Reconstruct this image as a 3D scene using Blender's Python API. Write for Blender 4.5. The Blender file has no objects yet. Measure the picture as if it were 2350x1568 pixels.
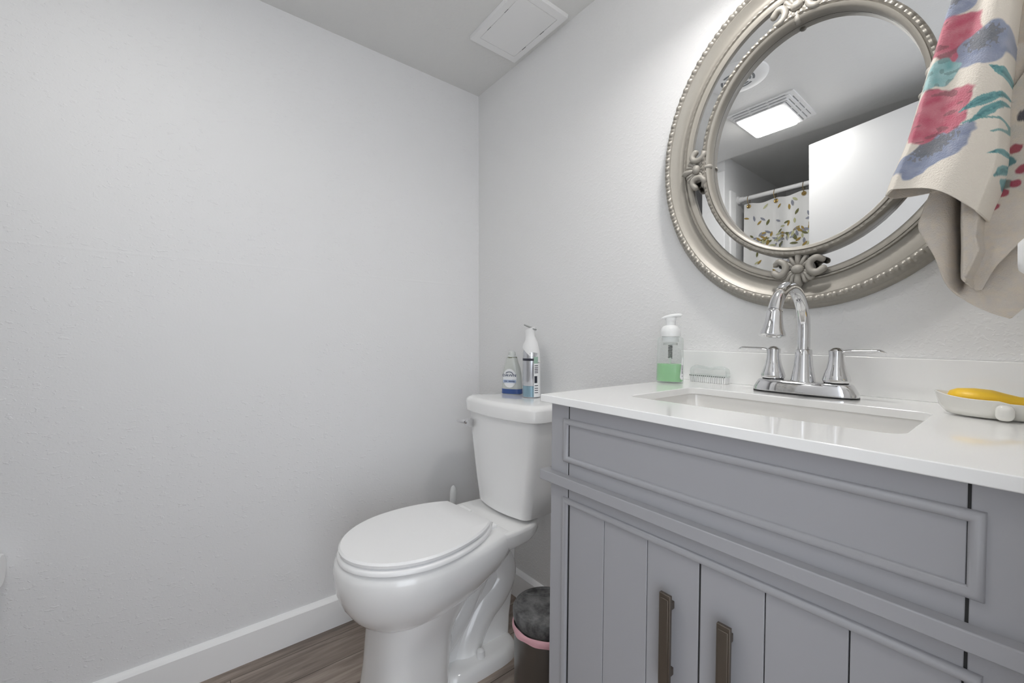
import bpy, bmesh, math, random
from mathutils import Vector, Matrix, Euler
random.seed(7)
SC = bpy.context.scene
COL = SC.collection
PI = math.pi

# ---------------------------------------------------------------- camera
cd = bpy.data.cameras.new('camera')
cam = bpy.data.objects.new('camera', cd); COL.objects.link(cam)
YAW, ROLL = math.radians(141.54), math.radians(-0.0934)
fwd = Vector((math.cos(YAW), math.sin(YAW), 0)); rgt = Vector((math.sin(YAW), -math.cos(YAW), 0)); up = Vector((0, 0, 1))
r2 = rgt * math.cos(ROLL) + up * math.sin(ROLL); u2 = -rgt * math.sin(ROLL) + up * math.cos(ROLL)
mw = Matrix((r2, u2, -fwd)).transposed().to_4x4(); mw.translation = (1.5821, -1.0631, 1.0268)
cam.matrix_world = mw
cd.sensor_width = 36.0; cd.sensor_fit = 'HORIZONTAL'; cd.lens = 953.16 / 2350 * 36.0
cd.clip_start = 0.01
SC.camera = cam

# ---------------------------------------------------------------- world, lights, exposure
SC.view_settings.view_transform = 'Standard'; SC.view_settings.look = 'None'
SC.view_settings.gamma = 1.0; SC.view_settings.exposure = 0.44
SC.view_settings.use_curve_mapping = False
try:
    SC.cycles.use_denoising = True
    SC.cycles.max_bounces = 12; SC.cycles.diffuse_bounces = 8; SC.cycles.glossy_bounces = 8
    SC.cycles.transmission_bounces = 12; SC.cycles.transparent_max_bounces = 12
    SC.cycles.caustics_reflective = False; SC.cycles.caustics_refractive = False
    SC.cycles.sample_clamp_indirect = 6.0
except Exception:
    pass
wd = bpy.data.worlds.new('world'); SC.world = wd; wd.use_nodes = True
wd.node_tree.nodes['Background'].inputs[0].default_value = (0.87, 0.925, 1.0, 1)
wd.node_tree.nodes['Background'].inputs[1].default_value = 2.45
VANITY_LAMP = 9.5     # emission of the frosted shade above the mirror
CEILING_LAMP = 21.5     # emission of the ceiling panel

# ---------------------------------------------------------------- materials
def mat(name, color, rough=0.5, metal=0.0, spec=None, trans=0.0, ior=None, emit=None, estr=0.0, coat=0.0, sheen=0.0):
    m = bpy.data.materials.new(name); m.use_nodes = True
    b = m.node_tree.nodes['Principled BSDF']
    b.inputs['Base Color'].default_value = (*color, 1); b.inputs['Roughness'].default_value = rough
    b.inputs['Metallic'].default_value = metal
    if spec is not None: b.inputs['Specular IOR Level'].default_value = spec
    if trans: b.inputs['Transmission Weight'].default_value = trans
    if ior: b.inputs['IOR'].default_value = ior
    if coat: b.inputs['Coat Weight'].default_value = coat; b.inputs['Coat Roughness'].default_value = 0.06
    if sheen: b.inputs['Sheen Weight'].default_value = sheen
    if emit: b.inputs['Emission Color'].default_value = (*emit, 1); b.inputs['Emission Strength'].default_value = estr
    return m
def nodes(m): return m.node_tree.nodes, m.node_tree.links, m.node_tree.nodes['Principled BSDF']
def add_bump(m, scale, strength, dist=0.002, detail=3, kind='noise', vec=None):
    n, l, b = nodes(m)
    tc = n.new('ShaderNodeTexCoord')
    t = n.new('ShaderNodeTexNoise'); t.inputs['Scale'].default_value = scale; t.inputs['Detail'].default_value = detail
    l.new(tc.outputs['Object'], t.inputs['Vector'])
    bp = n.new('ShaderNodeBump'); bp.inputs['Strength'].default_value = strength; bp.inputs['Distance'].default_value = dist
    l.new(t.outputs['Fac'], bp.inputs['Height']); l.new(bp.outputs['Normal'], b.inputs['Normal'])
    return t, bp

def wall_mat(name, color, kind):
    """Painted drywall: 'flecks' = sparse knockdown flecks, 'peel' = heavy spray texture."""
    m = mat(name, color, 0.55, spec=0.3)
    n, l, b = nodes(m)
    tc = n.new('ShaderNodeTexCoord')
    def noise(sc, det, rough=0.5, dist=0.0, vec=None):
        t = n.new('ShaderNodeTexNoise'); t.inputs['Scale'].default_value = sc; t.inputs['Detail'].default_value = det
        t.inputs['Roughness'].default_value = rough; t.inputs['Distortion'].default_value = dist
        l.new(vec or tc.outputs['Object'], t.inputs['Vector']); return t.outputs['Fac']
    def ramp(src, a, c):
        r = n.new('ShaderNodeMapRange'); r.inputs['From Min'].default_value = a; r.inputs['From Max'].default_value = c
        r.interpolation_type = 'SMOOTHSTEP'; l.new(src, r.inputs['Value']); return r.outputs['Result']
    def math_(op, a, c):
        q = n.new('ShaderNodeMath'); q.operation = op
        for i, v in enumerate((a, c)):
            if isinstance(v, (int, float)): q.inputs[i].default_value = v
            else: l.new(v, q.inputs[i])
        return q.outputs[0]
    if kind == 'flecks':
        mp = n.new('ShaderNodeMapping'); mp.inputs['Scale'].default_value = (1, 0.62, 1.25); l.new(tc.outputs['Object'], mp.inputs['Vector'])
        f = ramp(noise(72, 2.5, 0.5, 0.5, mp.outputs[0]), 0.615, 0.68)
        f2 = ramp(noise(135, 2, 0.5, 0.3, mp.outputs[0]), 0.62, 0.69)
        zone = ramp(noise(2.3, 1), 0.38, 0.54)
        f = math_('MULTIPLY', math_('ADD', f, math_('MULTIPLY', f2, 0.6)), zone)
        h = math_('ADD', f, math_('MULTIPLY', noise(160, 2), 0.30))
        # drywall seam: a faint ridge at constant height
        sx = n.new('ShaderNodeSeparateXYZ'); l.new(tc.outputs['Object'], sx.inputs[0])
        seam = ramp(math_('ABSOLUTE', math_('SUBTRACT', sx.outputs['Z'], 1.276), 0), 0.006, 0.0)
        h = math_('ADD', h, math_('MULTIPLY', seam, 0.35))
        st, di = 0.42, 0.0016
    elif kind == 'peel':
        f = ramp(noise(120, 2.5, 0.5, 0.4), 0.5, 0.66)
        h = math_('ADD', math_('MULTIPLY', f, 0.9), math_('MULTIPLY', noise(300, 2), 0.35))
        st, di = 0.27, 0.0014
    else:
        h = math_('ADD', ramp(noise(75, 3, 0.5, 0.5), 0.52, 0.66), math_('MULTIPLY', noise(200, 2), 0.4))
        st, di = 0.22, 0.0014
    bp = n.new('ShaderNodeBump'); bp.inputs['Strength'].default_value = st; bp.inputs['Distance'].default_value = di
    l.new(h, bp.inputs['Height']); l.new(bp.outputs['Normal'], b.inputs['Normal'])
    return m

M = {}
M['wall_l'] = wall_mat('wall_paint_left', (0.78, 0.78, 0.785), 'flecks')
M['wall_b'] = wall_mat('wall_paint_back', (0.78, 0.78, 0.778), 'peel')
M['ceil'] = wall_mat('ceiling_paint', (0.72, 0.72, 0.71), 'soft')
M['trim'] = mat('trim_paint', (0.89, 0.89, 0.89), 0.35)
M['porcelain'] = mat('porcelain', (0.86, 0.86, 0.855), 0.12, coat=0.5)
M['seat'] = mat('seat_plastic', (0.90, 0.90, 0.90), 0.25)
M['quartz'] = mat('white_quartz', (0.89, 0.89, 0.88), 0.10, coat=0.3)
M['basin'] = mat('basin_ceramic', (0.80, 0.79, 0.77), 0.12, coat=0.4)
M['vanity'] = mat('grey_cabinet_paint', (0.36, 0.36, 0.378), 0.38)
M['dark'] = mat('gap_shade_black', (0.02, 0.02, 0.02), 0.8)  # near-black colour for the shade painted into the vanity gaps
M['bronze'] = mat('brushed_bronze', (0.17, 0.145, 0.12), 0.42, metal=0.85)
M['chrome'] = mat('chrome', (0.75, 0.75, 0.76), 0.05, metal=1.0)
M['rubber'] = mat('black_rubber', (0.012, 0.012, 0.012), 0.6)
M['mirror'] = mat('mirror_silver', (0.90, 0.905, 0.91), 0.0, metal=1.0)
M['silver'] = mat('champagne_silver_leaf', (0.31, 0.29, 0.255), 0.40, metal=0.3, spec=0.6)
add_bump(M['silver'], 220, 0.12, 0.001)
M['ornament'] = mat('champagne_moulding', (0.35, 0.33, 0.295), 0.5, metal=0.1)
M['white_plastic'] = mat('white_plastic', (0.82, 0.82, 0.82), 0.35)
M['frost_plastic'] = mat('frosted_white_plastic', (0.80, 0.81, 0.81), 0.4)
M['grey_plastic'] = mat('grey_plastic', (0.28, 0.29, 0.28), 0.35)
M['clear'] = mat('clear_plastic', (0.9, 0.92, 0.92), 0.05)
n, l, b = nodes(M['clear'])
tr = n.new('ShaderNodeBsdfTransparent'); tr.inputs[0].default_value = (0.93, 0.945, 0.94, 1)
mxs = n.new('ShaderNodeMixShader'); lw = n.new('ShaderNodeLayerWeight'); lw.inputs['Blend'].default_value = 0.22
mr = n.new('ShaderNodeMapRange'); mr.inputs['To Min'].default_value = 0.04; mr.inputs['To Max'].default_value = 0.65
l.new(lw.outputs['Facing'], mr.inputs['Value']); l.new(mr.outputs[0], mxs.inputs[0]); l.new(tr.outputs[0], mxs.inputs[1]); l.new(b.outputs[0], mxs.inputs[2])
l.new(mxs.outputs[0], n['Material Output'].inputs['Surface'])
M['soap_green'] = mat('green_soap', (0.32, 0.60, 0.32), 0.2)
M['spring'] = mat('spring_steel', (0.10, 0.11, 0.10), 0.4, metal=0.4)
M['print_dark'] = mat('print_dark', (0.02, 0.022, 0.035), 0.5)
M['print_blue'] = mat('print_blue', (0.04, 0.09, 0.28), 0.35)
M['print_navy'] = mat('print_navy', (0.015, 0.03, 0.10), 0.4)
M['label_white'] = mat('label_white', (0.82, 0.83, 0.84), 0.4)
M['label_pale'] = mat('label_pale_blue', (0.42, 0.50, 0.66), 0.4)
M['label_clear'] = mat('label_greyish', (0.60, 0.62, 0.60), 0.3)
M['dish_soap'] = mat('clear_dish_soap', (0.56, 0.58, 0.55), 0.12)
M['can_silver'] = mat('can_silver', (0.60, 0.61, 0.64), 0.22, metal=0.75)
M['can_blue'] = mat('can_pale_blue', (0.26, 0.40, 0.48), 0.25, metal=0.3)
M['sage'] = mat('print_sage', (0.35, 0.50, 0.42), 0.4)
M['ceramic'] = mat('white_ceramic', (0.80, 0.79, 0.75), 0.18, coat=0.3)
M['yellow'] = mat('yellow_silicone', (0.95, 0.60, 0.035), 0.42)
M['steel'] = mat('dull_steel', (0.20, 0.19, 0.18), 0.32, metal=0.9)
M['black_lid'] = mat('worn_black_plastic', (0.05, 0.05, 0.05), 0.42)
M['pink'] = mat('pink_bag', (0.80, 0.45, 0.50), 0.4)
M['lamp'] = mat('lit_diffuser', (1, 1, 1), 0.4, emit=(1.0, 0.985, 0.95), estr=CEILING_LAMP)
M['shade'] = mat('lit_frosted_shade', (1, 1, 1), 0.4, emit=(1.0, 0.98, 0.955), estr=VANITY_LAMP)
M['bulb'] = mat('lit_bulb_lens', (1, 1, 1), 0.4, emit=(1.0, 0.98, 0.955), estr=VANITY_LAMP * 14)
M['brass'] = mat('brass', (0.42, 0.30, 0.12), 0.25, metal=1.0)
M['cloth_w'] = mat('curtain_white', (0.90, 0.90, 0.89), 0.7)
M['leaf_a'] = mat('leaf_ochre', (0.32, 0.22, 0.05), 0.7)
M['leaf_b'] = mat('leaf_slate', (0.24, 0.25, 0.30), 0.7)
M['leaf_c'] = mat('leaf_sage', (0.45, 0.45, 0.26), 0.7)
M['leaf_d'] = mat('leaf_olive', (0.13, 0.13, 0.045), 0.7)
M['tub'] = mat('tub_white', (0.80, 0.81, 0.82), 0.2)
M['liner'] = mat('grey_liner', (0.18, 0.19, 0.20), 0.5)
M['paper'] = mat('white_paper', (0.93, 0.93, 0.93), 0.8)
n, l, b = nodes(M['cloth_w'])
tl = n.new('ShaderNodeBsdfTranslucent'); tl.inputs[0].default_value = (0.8, 0.8, 0.79, 1); mxs = n.new('ShaderNodeMixShader'); mxs.inputs[0].default_value = 0.22
l.new(b.outputs[0], mxs.inputs[1]); l.new(tl.outputs[0], mxs.inputs[2]); l.new(mxs.outputs[0], n['Material Output'].inputs['Surface'])
M['door'] = mat('white_door_paint', (0.74, 0.74, 0.74), 0.4)

# lid: scuffs
n, l, b = nodes(M['black_lid'])
tc = n.new('ShaderNodeTexCoord'); t = n.new('ShaderNodeTexNoise'); t.inputs['Scale'].default_value = 26; t.inputs['Detail'].default_value = 6
t.inputs['Roughness'].default_value = 0.65
rp = n.new('ShaderNodeValToRGB'); rp.color_ramp.elements[0].position = 0.35; rp.color_ramp.elements[1].position = 0.7
rp.color_ramp.elements[0].color = (0.03, 0.03, 0.03, 1); rp.color_ramp.elements[1].color = (0.22, 0.22, 0.22, 1)
l.new(tc.outputs['Object'], t.inputs['Vector']); l.new(t.outputs['Fac'], rp.inputs['Fac']); l.new(rp.outputs['Color'], b.inputs['Base Color'])
# towel: printed colours live on the mesh, terry bump
M['towel'] = mat('printed_terry', (0.8, 0.75, 0.68), 0.9, sheen=0.2)
n, l, b = nodes(M['towel'])
at = n.new('ShaderNodeVertexColor'); at.layer_name = 'print'; l.new(at.outputs['Color'], b.inputs['Base Color'])
add_bump(M['towel'], 520, 0.55, 0.002, 2)

# floor planks
M['floor'] = mat('vinyl_planks', (0.2, 0.15, 0.12), 0.32)
n, l, b = nodes(M['floor'])
tc = n.new('ShaderNodeTexCoord')
mp = n.new('ShaderNodeMapping'); mp.inputs['Rotation'].default_value = (0, 0, PI / 2); mp.inputs['Location'].default_value = (0.25, 0.062, 0)
l.new(tc.outputs['Object'], mp.inputs['Vector'])
bk = n.new('ShaderNodeTexBrick'); bk.inputs['Scale'].default_value = 1.0; bk.inputs['Brick Width'].default_value = 1.2; bk.inputs['Row Height'].default_value = 0.125
bk.inputs['Mortar Size'].default_value = 0.0012; bk.inputs['Color1'].default_value = (0.08, 0.08, 0.08, 1); bk.inputs['Color2'].default_value = (0.9, 0.9, 0.9, 1)
bk.inputs['Mortar'].default_value = (0.5, 0.5, 0.5, 1); bk.offset = 0.37
l.new(mp.outputs[0], bk.inputs['Vector'])
mp2 = n.new('ShaderNodeMapping'); mp2.inputs['Scale'].default_value = (22, 1.6, 1); l.new(tc.outputs['Object'], mp2.inputs['Vector'])
ns = n.new('ShaderNodeTexNoise'); ns.inputs['Scale'].default_value = 1.6; ns.inputs['Detail'].default_value = 8; ns.inputs['Roughness'].default_value = 0.62; ns.inputs['Distortion'].default_value = 0.6
l.new(mp2.outputs[0], ns.inputs['Vector'])
mx = n.new('ShaderNodeMath'); mx.operation = 'MULTIPLY_ADD'; mx.inputs[1].default_value = 0.25; l.new(bk.outputs['Color'], mx.inputs[0])
sb = n.new('ShaderNodeMath'); sb.operation = 'SUBTRACT'; sb.inputs[1].default_value = 0.12; l.new(ns.outputs['Fac'], sb.inputs[0]); l.new(sb.outputs[0], mx.inputs[2])
rp = n.new('ShaderNodeValToRGB'); cr = rp.color_ramp
cr.elements[0].position = 0.22; cr.elements[0].color = (0.085, 0.066, 0.056, 1)
cr.elements[1].position = 0.85; cr.elements[1].color = (0.56, 0.48, 0.41, 1)
e = cr.elements.new(0.52); e.color = (0.31, 0.25, 0.21, 1)
l.new(mx.outputs[0], rp.inputs['Fac'])
mm = n.new('ShaderNodeMixRGB'); mm.blend_type = 'MULTIPLY'; mm.inputs[2].default_value = (0.25, 0.22, 0.2, 1)
l.new(bk.outputs['Fac'], mm.inputs[0]); l.new(rp.outputs['Color'], mm.inputs[1]); l.new(mm.outputs[0], b.inputs['Base Color'])

# ---------------------------------------------------------------- helpers
def link(name, me, parent=None):
    o = bpy.data.objects.new(name, me); COL.objects.link(o)
    if parent: o.parent = parent
    return o
def obj(name, bm, m, parent=None, smooth=True, angle=40, bevel=0, seg=2, sub=0):
    me = bpy.data.meshes.new(name)
    bmesh.ops.recalc_face_normals(bm, faces=bm.faces[:])
    bm.to_mesh(me); bm.free()
    for x in (m if isinstance(m, (list, tuple)) else [m]): me.materials.append(x)
    o = link(name, me, parent)
    if smooth:
        me.shade_smooth()
        if not sub:
            try: me.set_sharp_from_angle(angle=math.radians(angle))
            except Exception: pass
    if bevel:
        bv = o.modifiers.new('bevel', 'BEVEL'); bv.width = bevel; bv.segments = seg; bv.limit_method = 'ANGLE'; bv.angle_limit = math.radians(35)
    if sub:
        s = o.modifiers.new('sub', 'SUBSURF'); s.levels = sub; s.render_levels = sub
    return o
def tag(o, label, cat, group=None):
    o['label'] = label; o['category'] = cat
    if group: o['group'] = group
    return o
def thing(name, label, cat, loc=(0, 0, 0), rot=(0, 0, 0), group=None):
    o = bpy.data.objects.new(name, None); COL.objects.link(o); o.location = loc; o.rotation_euler = rot
    o.empty_display_size = 0.05
    return tag(o, label, cat, group)
def struct(name, bm, m, parent=None, **k):
    o = obj(name, bm, m, parent, **k)
    if not parent: o['kind'] = 'structure'
    return o
def B(): return bmesh.new()
def box(bm, x0, x1, y0, y1, z0, z1, mi=0):
    v = [bm.verts.new(p) for p in ((x0, y0, z0), (x1, y0, z0), (x1, y1, z0), (x0, y1, z0), (x0, y0, z1), (x1, y0, z1), (x1, y1, z1), (x0, y1, z1))]
    for q in ((0, 3, 2, 1), (4, 5, 6, 7), (0, 1, 5, 4), (1, 2, 6, 5), (2, 3, 7, 6), (3, 0, 4, 7)):
        bm.faces.new([v[i] for i in q]).material_index = mi
    return v
def loft(bm, rings, closed=True, cap0=True, cap1=True, mi=0):
    R = [[bm.verts.new(p) for p in r] for r in rings]
    n = len(R[0])
    for a, c in zip(R, R[1:]):
        for i in range(n if closed else n - 1):
            j = (i + 1) % n
            bm.faces.new((a[i], a[j], c[j], c[i])).material_index = mi
    if cap0: bm.faces.new(list(reversed(R[0]))).material_index = mi
    if cap1: bm.faces.new(R[-1]).material_index = mi
    return R
def lathe(bm, prof, n=32, c=(0, 0), sx=1, sy=1, cap0=True, cap1=True, mi=0):
    loft(bm, [[(c[0] + r * sx * math.cos(2 * PI * i / n), c[1] + r * sy * math.sin(2 * PI * i / n), z) for i in range(n)] for r, z in prof], True, cap0, cap1, mi)
def tube(bm, pts, rad, n=14, cap=True, mi=0, flat=(1, 1)):
    pts = [Vector(p) for p in pts]; N = len(pts)
    rads = rad if isinstance(rad, (list, tuple)) else [rad] * N
    rings = []; prev = None
    for i, p in enumerate(pts):
        t = (pts[min(i + 1, N - 1)] - pts[max(i - 1, 0)]).normalized()
        if prev is None:
            a = Vector((0, 0, 1)) if abs(t.z) < 0.9 else Vector((1, 0, 0))
            prev = t.cross(a).normalized()
        nrm = (prev - t * prev.dot(t)).normalized(); bn = t.cross(nrm); prev = nrm
        rings.append([tuple(p + nrm * math.cos(2 * PI * k / n) * rads[i] * flat[0] + bn * math.sin(2 * PI * k / n) * rads[i] * flat[1]) for k in range(n)])
    loft(bm, rings, True, cap, cap, mi)
def smoothpath(pts, k=8):
    P = [Vector(p) for p in pts]; out = []
    for i in range(len(P) - 1):
        a, b_, c, d = P[max(i - 1, 0)], P[i], P[i + 1], P[min(i + 2, len(P) - 1)]
        for s in range(k):
            t = s / k
            out.append(0.5 * ((2 * b_) + (c - a) * t + (2 * a - 5 * b_ + 4 * c - d) * t * t + (3 * b_ - a - 3 * c + d) * t ** 3))
    out.append(P[-1]); return out
def rrect(cx, cy, hx, hy, r, z, k=5):
    out = []
    for sx, sy, a0 in ((1, 1, 0), (-1, 1, PI / 2), (-1, -1, PI), (1, -1, 1.5 * PI)):
        for i in range(k + 1):
            a = a0 + PI / 2 * i / k
            out.append((cx + sx * (hx - r) + r * math.cos(a), cy + sy * (hy - r) + r * math.sin(a), z))
    return out
def superell(cx, cy, hx, hy, z, e=2.6, n=40):
    out = []
    for i in range(n):
        a = 2 * PI * i / n; c, s = math.cos(a), math.sin(a)
        out.append((cx + hx * math.copysign(abs(c) ** (2 / e), c), cy + hy * math.copysign(abs(s) ** (2 / e), s), z))
    return out
def sphere(bm, c, r, n=16, m=10, s=(1, 1, 1), mi=0):
    rings = []
    for j in range(1, m):
        ph = PI * j / m
        rings.append([(c[0] + r * s[0] * math.sin(ph) * math.cos(2 * PI * i / n), c[1] + r * s[1] * math.sin(ph) * math.sin(2 * PI * i / n), c[2] - r * s[2] * math.cos(ph)) for i in range(n)])
    loft(bm, rings, True, True, True, mi)
def text_bm(txt, size, depth=0.0002):
    cu = bpy.data.curves.new('lettering', 'FONT'); cu.body = txt; cu.size = size; cu.extrude = depth; cu.align_x = 'CENTER'; cu.align_y = 'CENTER'
    o = bpy.data.objects.new('lettering_source', cu); COL.objects.link(o)
    dg = bpy.context.evaluated_depsgraph_get(); me = bpy.data.meshes.new_from_object(o.evaluated_get(dg))
    bpy.data.objects.remove(o); bm = B(); bm.from_mesh(me); bpy.data.meshes.remove(me); return bm

# ================================================================ ROOM SHELL
H = 2.148
bm = B(); box(bm, -0.15, 3.2, -3.0, 0.15, -0.1, 0.0); struct('floor', bm, M['floor'], smooth=False)
# ceiling: flat over the room, easing up over the tub
prof = [(0.15, H), (-1.58, H)] + [(-1.58 - 0.14 * i / 6, H + 0.05 * (1 - math.cos(PI * i / 6)) / 2) for i in range(1, 7)] + [(-3.0, H + 0.05)]
bm = B(); pro = prof + [(-3.0, H + 0.2), (0.15, H + 0.2)]
loft(bm, [[(x, y, z) for y, z in pro] for x in (-0.15, 3.2)]); struct('ceiling', bm, M['ceil'], angle=30)
bm = B(); box(bm, -0.12, 0.0, -3.0, 0.12, 0, H + .1); struct('wall_left', bm, M['wall_l'], smooth=False)
bm = B(); box(bm, 0.0, 1.78, 0.0, 0.12, 0, H + .1); struct('wall_back', bm, M['wall_b'], smooth=False)
# right wall with the doorway beside the camera
bm = B(); box(bm, 1.66, 1.78, -0.74, 0.0, 0, H + .1); box(bm, 1.66, 1.78, -2.80, -1.34, 0, H + .1); box(bm, 1.66, 1.78, -1.34, -0.74, 2.06, H + .1)
struct('wall_right', bm, M['wall_b'], smooth=False)
bm = B(); box(bm, 0.0, 1.66, -2.80, -2.68, 0, H + .1); struct('wall_rear', bm, M['wall_b'], smooth=False)
# stub wall at the head of the tub
bm = B(); box(bm, 0.235, 0.365, -2.68, -1.645, 0, H + .1); struct('wall_stub', bm, M['wall_b'], smooth=False)
bm = B(); box(bm, 0.225, 0.368, -1.645, -1.632, 0, 2.10); struct('trim_1', bm, M['trim'], bevel=0.003)
bm = B(); box(bm, 0.365, 0.378, -1.775, -1.70, 0.42, 1.99); struct('trim_2', bm, M['trim'], bevel=0.003)
# baseboards
def base_prof(t=0.016, h=0.108):
    return [(0, 0), (t, 0), (t, h - 0.014), (t - 0.004, h - 0.008), (t - 0.010, h - 0.002), (0, h)]
bm = B(); loft(bm, [[(d, y, z) for d, z in base_prof()] for y in (0.0, -2.68)]); struct('baseboard_left', bm, M['trim'], angle=30)
bm = B(); loft(bm, [[(x, -d, z) for d, z in base_prof()] for x in (0.016, 1.0)]); struct('baseboard_back', bm, M['trim'], angle=30)
# door leaf, open behind the camera
HX, HY = 1.652, -1.2755
ang = math.atan2(-(1.4734 - 1.3714), -(1.2703 - 0.8633))
d = thing('door_1', 'open white slab door leaf seen in the oval mirror', 'door', (HX, HY, 0.012), (0, 0, ang)); d['kind'] = 'structure'
bm = B(); box(bm, 0, 0.813, 0.0, 0.035, 0, 2.018); obj('door_leaf', bm, M['door'], d, bevel=0.002)
bm = B(); lathe(bm, [(0.026, 0), (0.026, 0.008), (0.011, 0.012), (0.011, 0.035), (0.026, 0.045), (0.028, 0.058), (0.018, 0.068)], 20)
bmesh.ops.rotate(bm, verts=bm.verts, matrix=Matrix.Rotation(PI / 2, 3, 'X')); bmesh.ops.translate(bm, verts=bm.verts, vec=(0.75, 0.0, 0.95)); obj('door_handle', bm, M['chrome'], d)
bm = B(); box(bm, 1.645, 1.66, -0.74, -0.68, 0, 2.12); box(bm, 1.645, 1.66, -1.40, -1.34, 0, 2.12); box(bm, 1.645, 1.66, -1.34, -0.74, 2.06, 2.12)
struct('trim_3', bm, M['trim'], bevel=0.003)

# ================================================================ CEILING FIXTURES
t = thing('access_panel', 'white square access panel on ceiling in the corner above toilet', 'access panel', (0.441, -0.130, H))
def frame_bm(bm, hx, hy, hx2, hy2, z0, z1, cx=0, cy=0):
    o0 = [bm.verts.new(p) for p in rrect(cx, cy, hx, hy, 0.003, z0, 2)]; o1 = [bm.verts.new(p) for p in rrect(cx, cy, hx - 0.002, hy - 0.002, 0.003, z1, 2)]
    i0 = [bm.verts.new(p) for p in rrect(cx, cy, hx2, hy2, 0.003, z0, 2)]; i1 = [bm.verts.new(p) for p in rrect(cx, cy, hx2, hy2, 0.003, z1, 2)]
    n = len(o0)
    for i in range(n):
        j = (i + 1) % n
        for q in ((o0[i], o0[j], o1[j], o1[i]), (o1[i], o1[j], i1[j], i1[i]), (i1[i], i1[j], i0[j], i0[i]), (i0[i], i0[j], o0[j], o0[i])): bm.faces.new(q)
bm = B(); frame_bm(bm, 0.148, 0.1065, 0.1185, 0.081, 0, -0.013); obj('frame', bm, M['white_plastic'], t, bevel=0.001)
bm = B(); box(bm, -0.1175, 0.1175, -0.080, 0.080, -0.0125, -0.004); obj('panel_door', bm, M['white_plastic'], t, bevel=0.0015)
for x in (-0.07, 0.03):
    for y in (-0.0805, 0.0805):
        bm = B(); box(bm, x, x + 0.02, y - 0.0008, y + 0.0008, -0.0134, -0.010); obj('latch_slot', bm, M['liner'], t)

t = thing('ceiling_light', 'white vented ceiling light with lit rectangular panel, seen in mirror', 'ceiling light', (0.770, -1.250, H))
bm = B()
for k, (x0, x1, y0, y1) in enumerate(((-0.145, 0.147, -0.155, 0.163), (-0.135, 0.127, -0.145, 0.148), (-0.127, 0.112, -0.137, 0.134), (-0.119, 0.098, -0.130, 0.121))):
    z = -0.007 * k
    loft(bm, [rrect((x0 + x1) / 2, (y0 + y1) / 2, (x1 - x0) / 2, (y1 - y0) / 2, 0.008, zz) for zz in (z, z - 0.0065)])
obj('frame', bm, M['white_plastic'], t, bevel=0.001)
bm = B()
for k in range(3):
    for s in range(3):
        x = 0.130 - 0.015 * k; box(bm, x - 0.0012, x + 0.0012, -0.125 + 0.085 * s, -0.055 + 0.085 * s, -0.0072 - 0.007 * k, -0.004)
        y = 0.151 - 0.0135 * k; box(bm, -0.12 + 0.08 * s, -0.05 + 0.08 * s, y - 0.0012, y + 0.0012, -0.0072 - 0.007 * k, -0.004)
obj('vent_slots', bm, M['liner'], t)
bm = B(); loft(bm, [rrect(-0.018, -0.01, 0.096, 0.114, 0.012, -0.024), rrect(-0.018, -0.01, 0.095, 0.113, 0.012, -0.034), rrect(-0.018, -0.01, 0.088, 0.106, 0.010, -0.038)], cap0=False)
obj('diffuser', bm, M['lamp'], t)

t = thing('exhaust_vent', 'round white ceiling vent with curved slots, seen in mirror', 'vent', (0.797, -0.812, H))
bm = B(); lathe(bm, [(0.115, 0), (0.113, -0.006), (0.10, -0.012), (0.072, -0.013)], 40, cap0=False); obj('cover', bm, M['white_plastic'], t)
bm = B()
for r in (0.018, 0.032, 0.046, 0.060):
    for q in range(4):
        a0 = PI / 4 + q * PI / 2 + 0.16; a1 = a0 + PI / 2 - 0.32
        pts = [(r * math.cos(a0 + (a1 - a0) * i / 8), r * math.sin(a0 + (a1 - a0) * i / 8)) for i in range(9)]
        rr = [Vector((x, y, 0)) for x, y in pts]
        top = [bm.verts.new((v.x * (1 + 0.0045 / r), v.y * (1 + 0.0045 / r), -0.0136)) for v in rr]; bot = [bm.verts.new((v.x * (1 - 0.0045 / r), v.y * (1 - 0.0045 / r), -0.0136)) for v in rr]
        for i in range(8): bm.faces.new((top[i], top[i + 1], bot[i + 1], bot[i]))
obj('slots', bm, M['liner'], t, smooth=False)

# vanity lamp over the mirror (above the frame of the photograph)
t = thing('vanity_light', 'chrome wall lamp with frosted shade above oval mirror', 'wall lamp', (1.26, 0, 2.02))
bm = B(); box(bm, -0.08, 0.04, -0.028, 0, -0.055, 0.055); obj('back_plate', bm, M['chrome'], t, bevel=0.006)
for x in (-0.02,):
    bm = B(); tube(bm, smoothpath([(x, -0.02, 0), (x, -0.17, 0.012), (x, -0.265, 0.0), (x, -0.27, -0.02)]), 0.007); obj('arm', bm, M['chrome'], t)
    bm = B(); lathe(bm, [(0.022, -0.02), (0.034, -0.04), (0.045, -0.075), (0.050, -0.11), (0.047, -0.111)], 24, (x, -0.270), cap1=False); sh = obj('shade', bm, M['shade'], t)
    bm = B(); lathe(bm, [(0.044, -0.106), (0.030, -0.1055), (0.002, -0.105)], 24, (x, -0.270)); obj('bulb_lens', bm, M['bulb'], sh)

# ================================================================ TOILET
CX = 0.440
t = thing('toilet', 'white two piece toilet with closed lid beside grey vanity', 'toilet', (CX, 0, 0))
def egg(hw, yf, yb, z, yc=None, n=48, eb=2.3, ef=2.05):
    yc = yb - 0.165 * (yb - yf) / 0.44 if yc is None else yc
    out = []
    for i in range(n):
        a = 2 * PI * i / n; s, c = math.sin(a), math.cos(a)
        e = ef if c < 0 else eb
        x = hw * math.copysign(abs(s) ** (2 / e), s)
        y = yc + (yb - yc) * abs(c) ** (2 / e) if c >= 0 else yc - (yc - yf) * abs(c) ** (2 / e)
        out.append((x, y, z))
    return out
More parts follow.
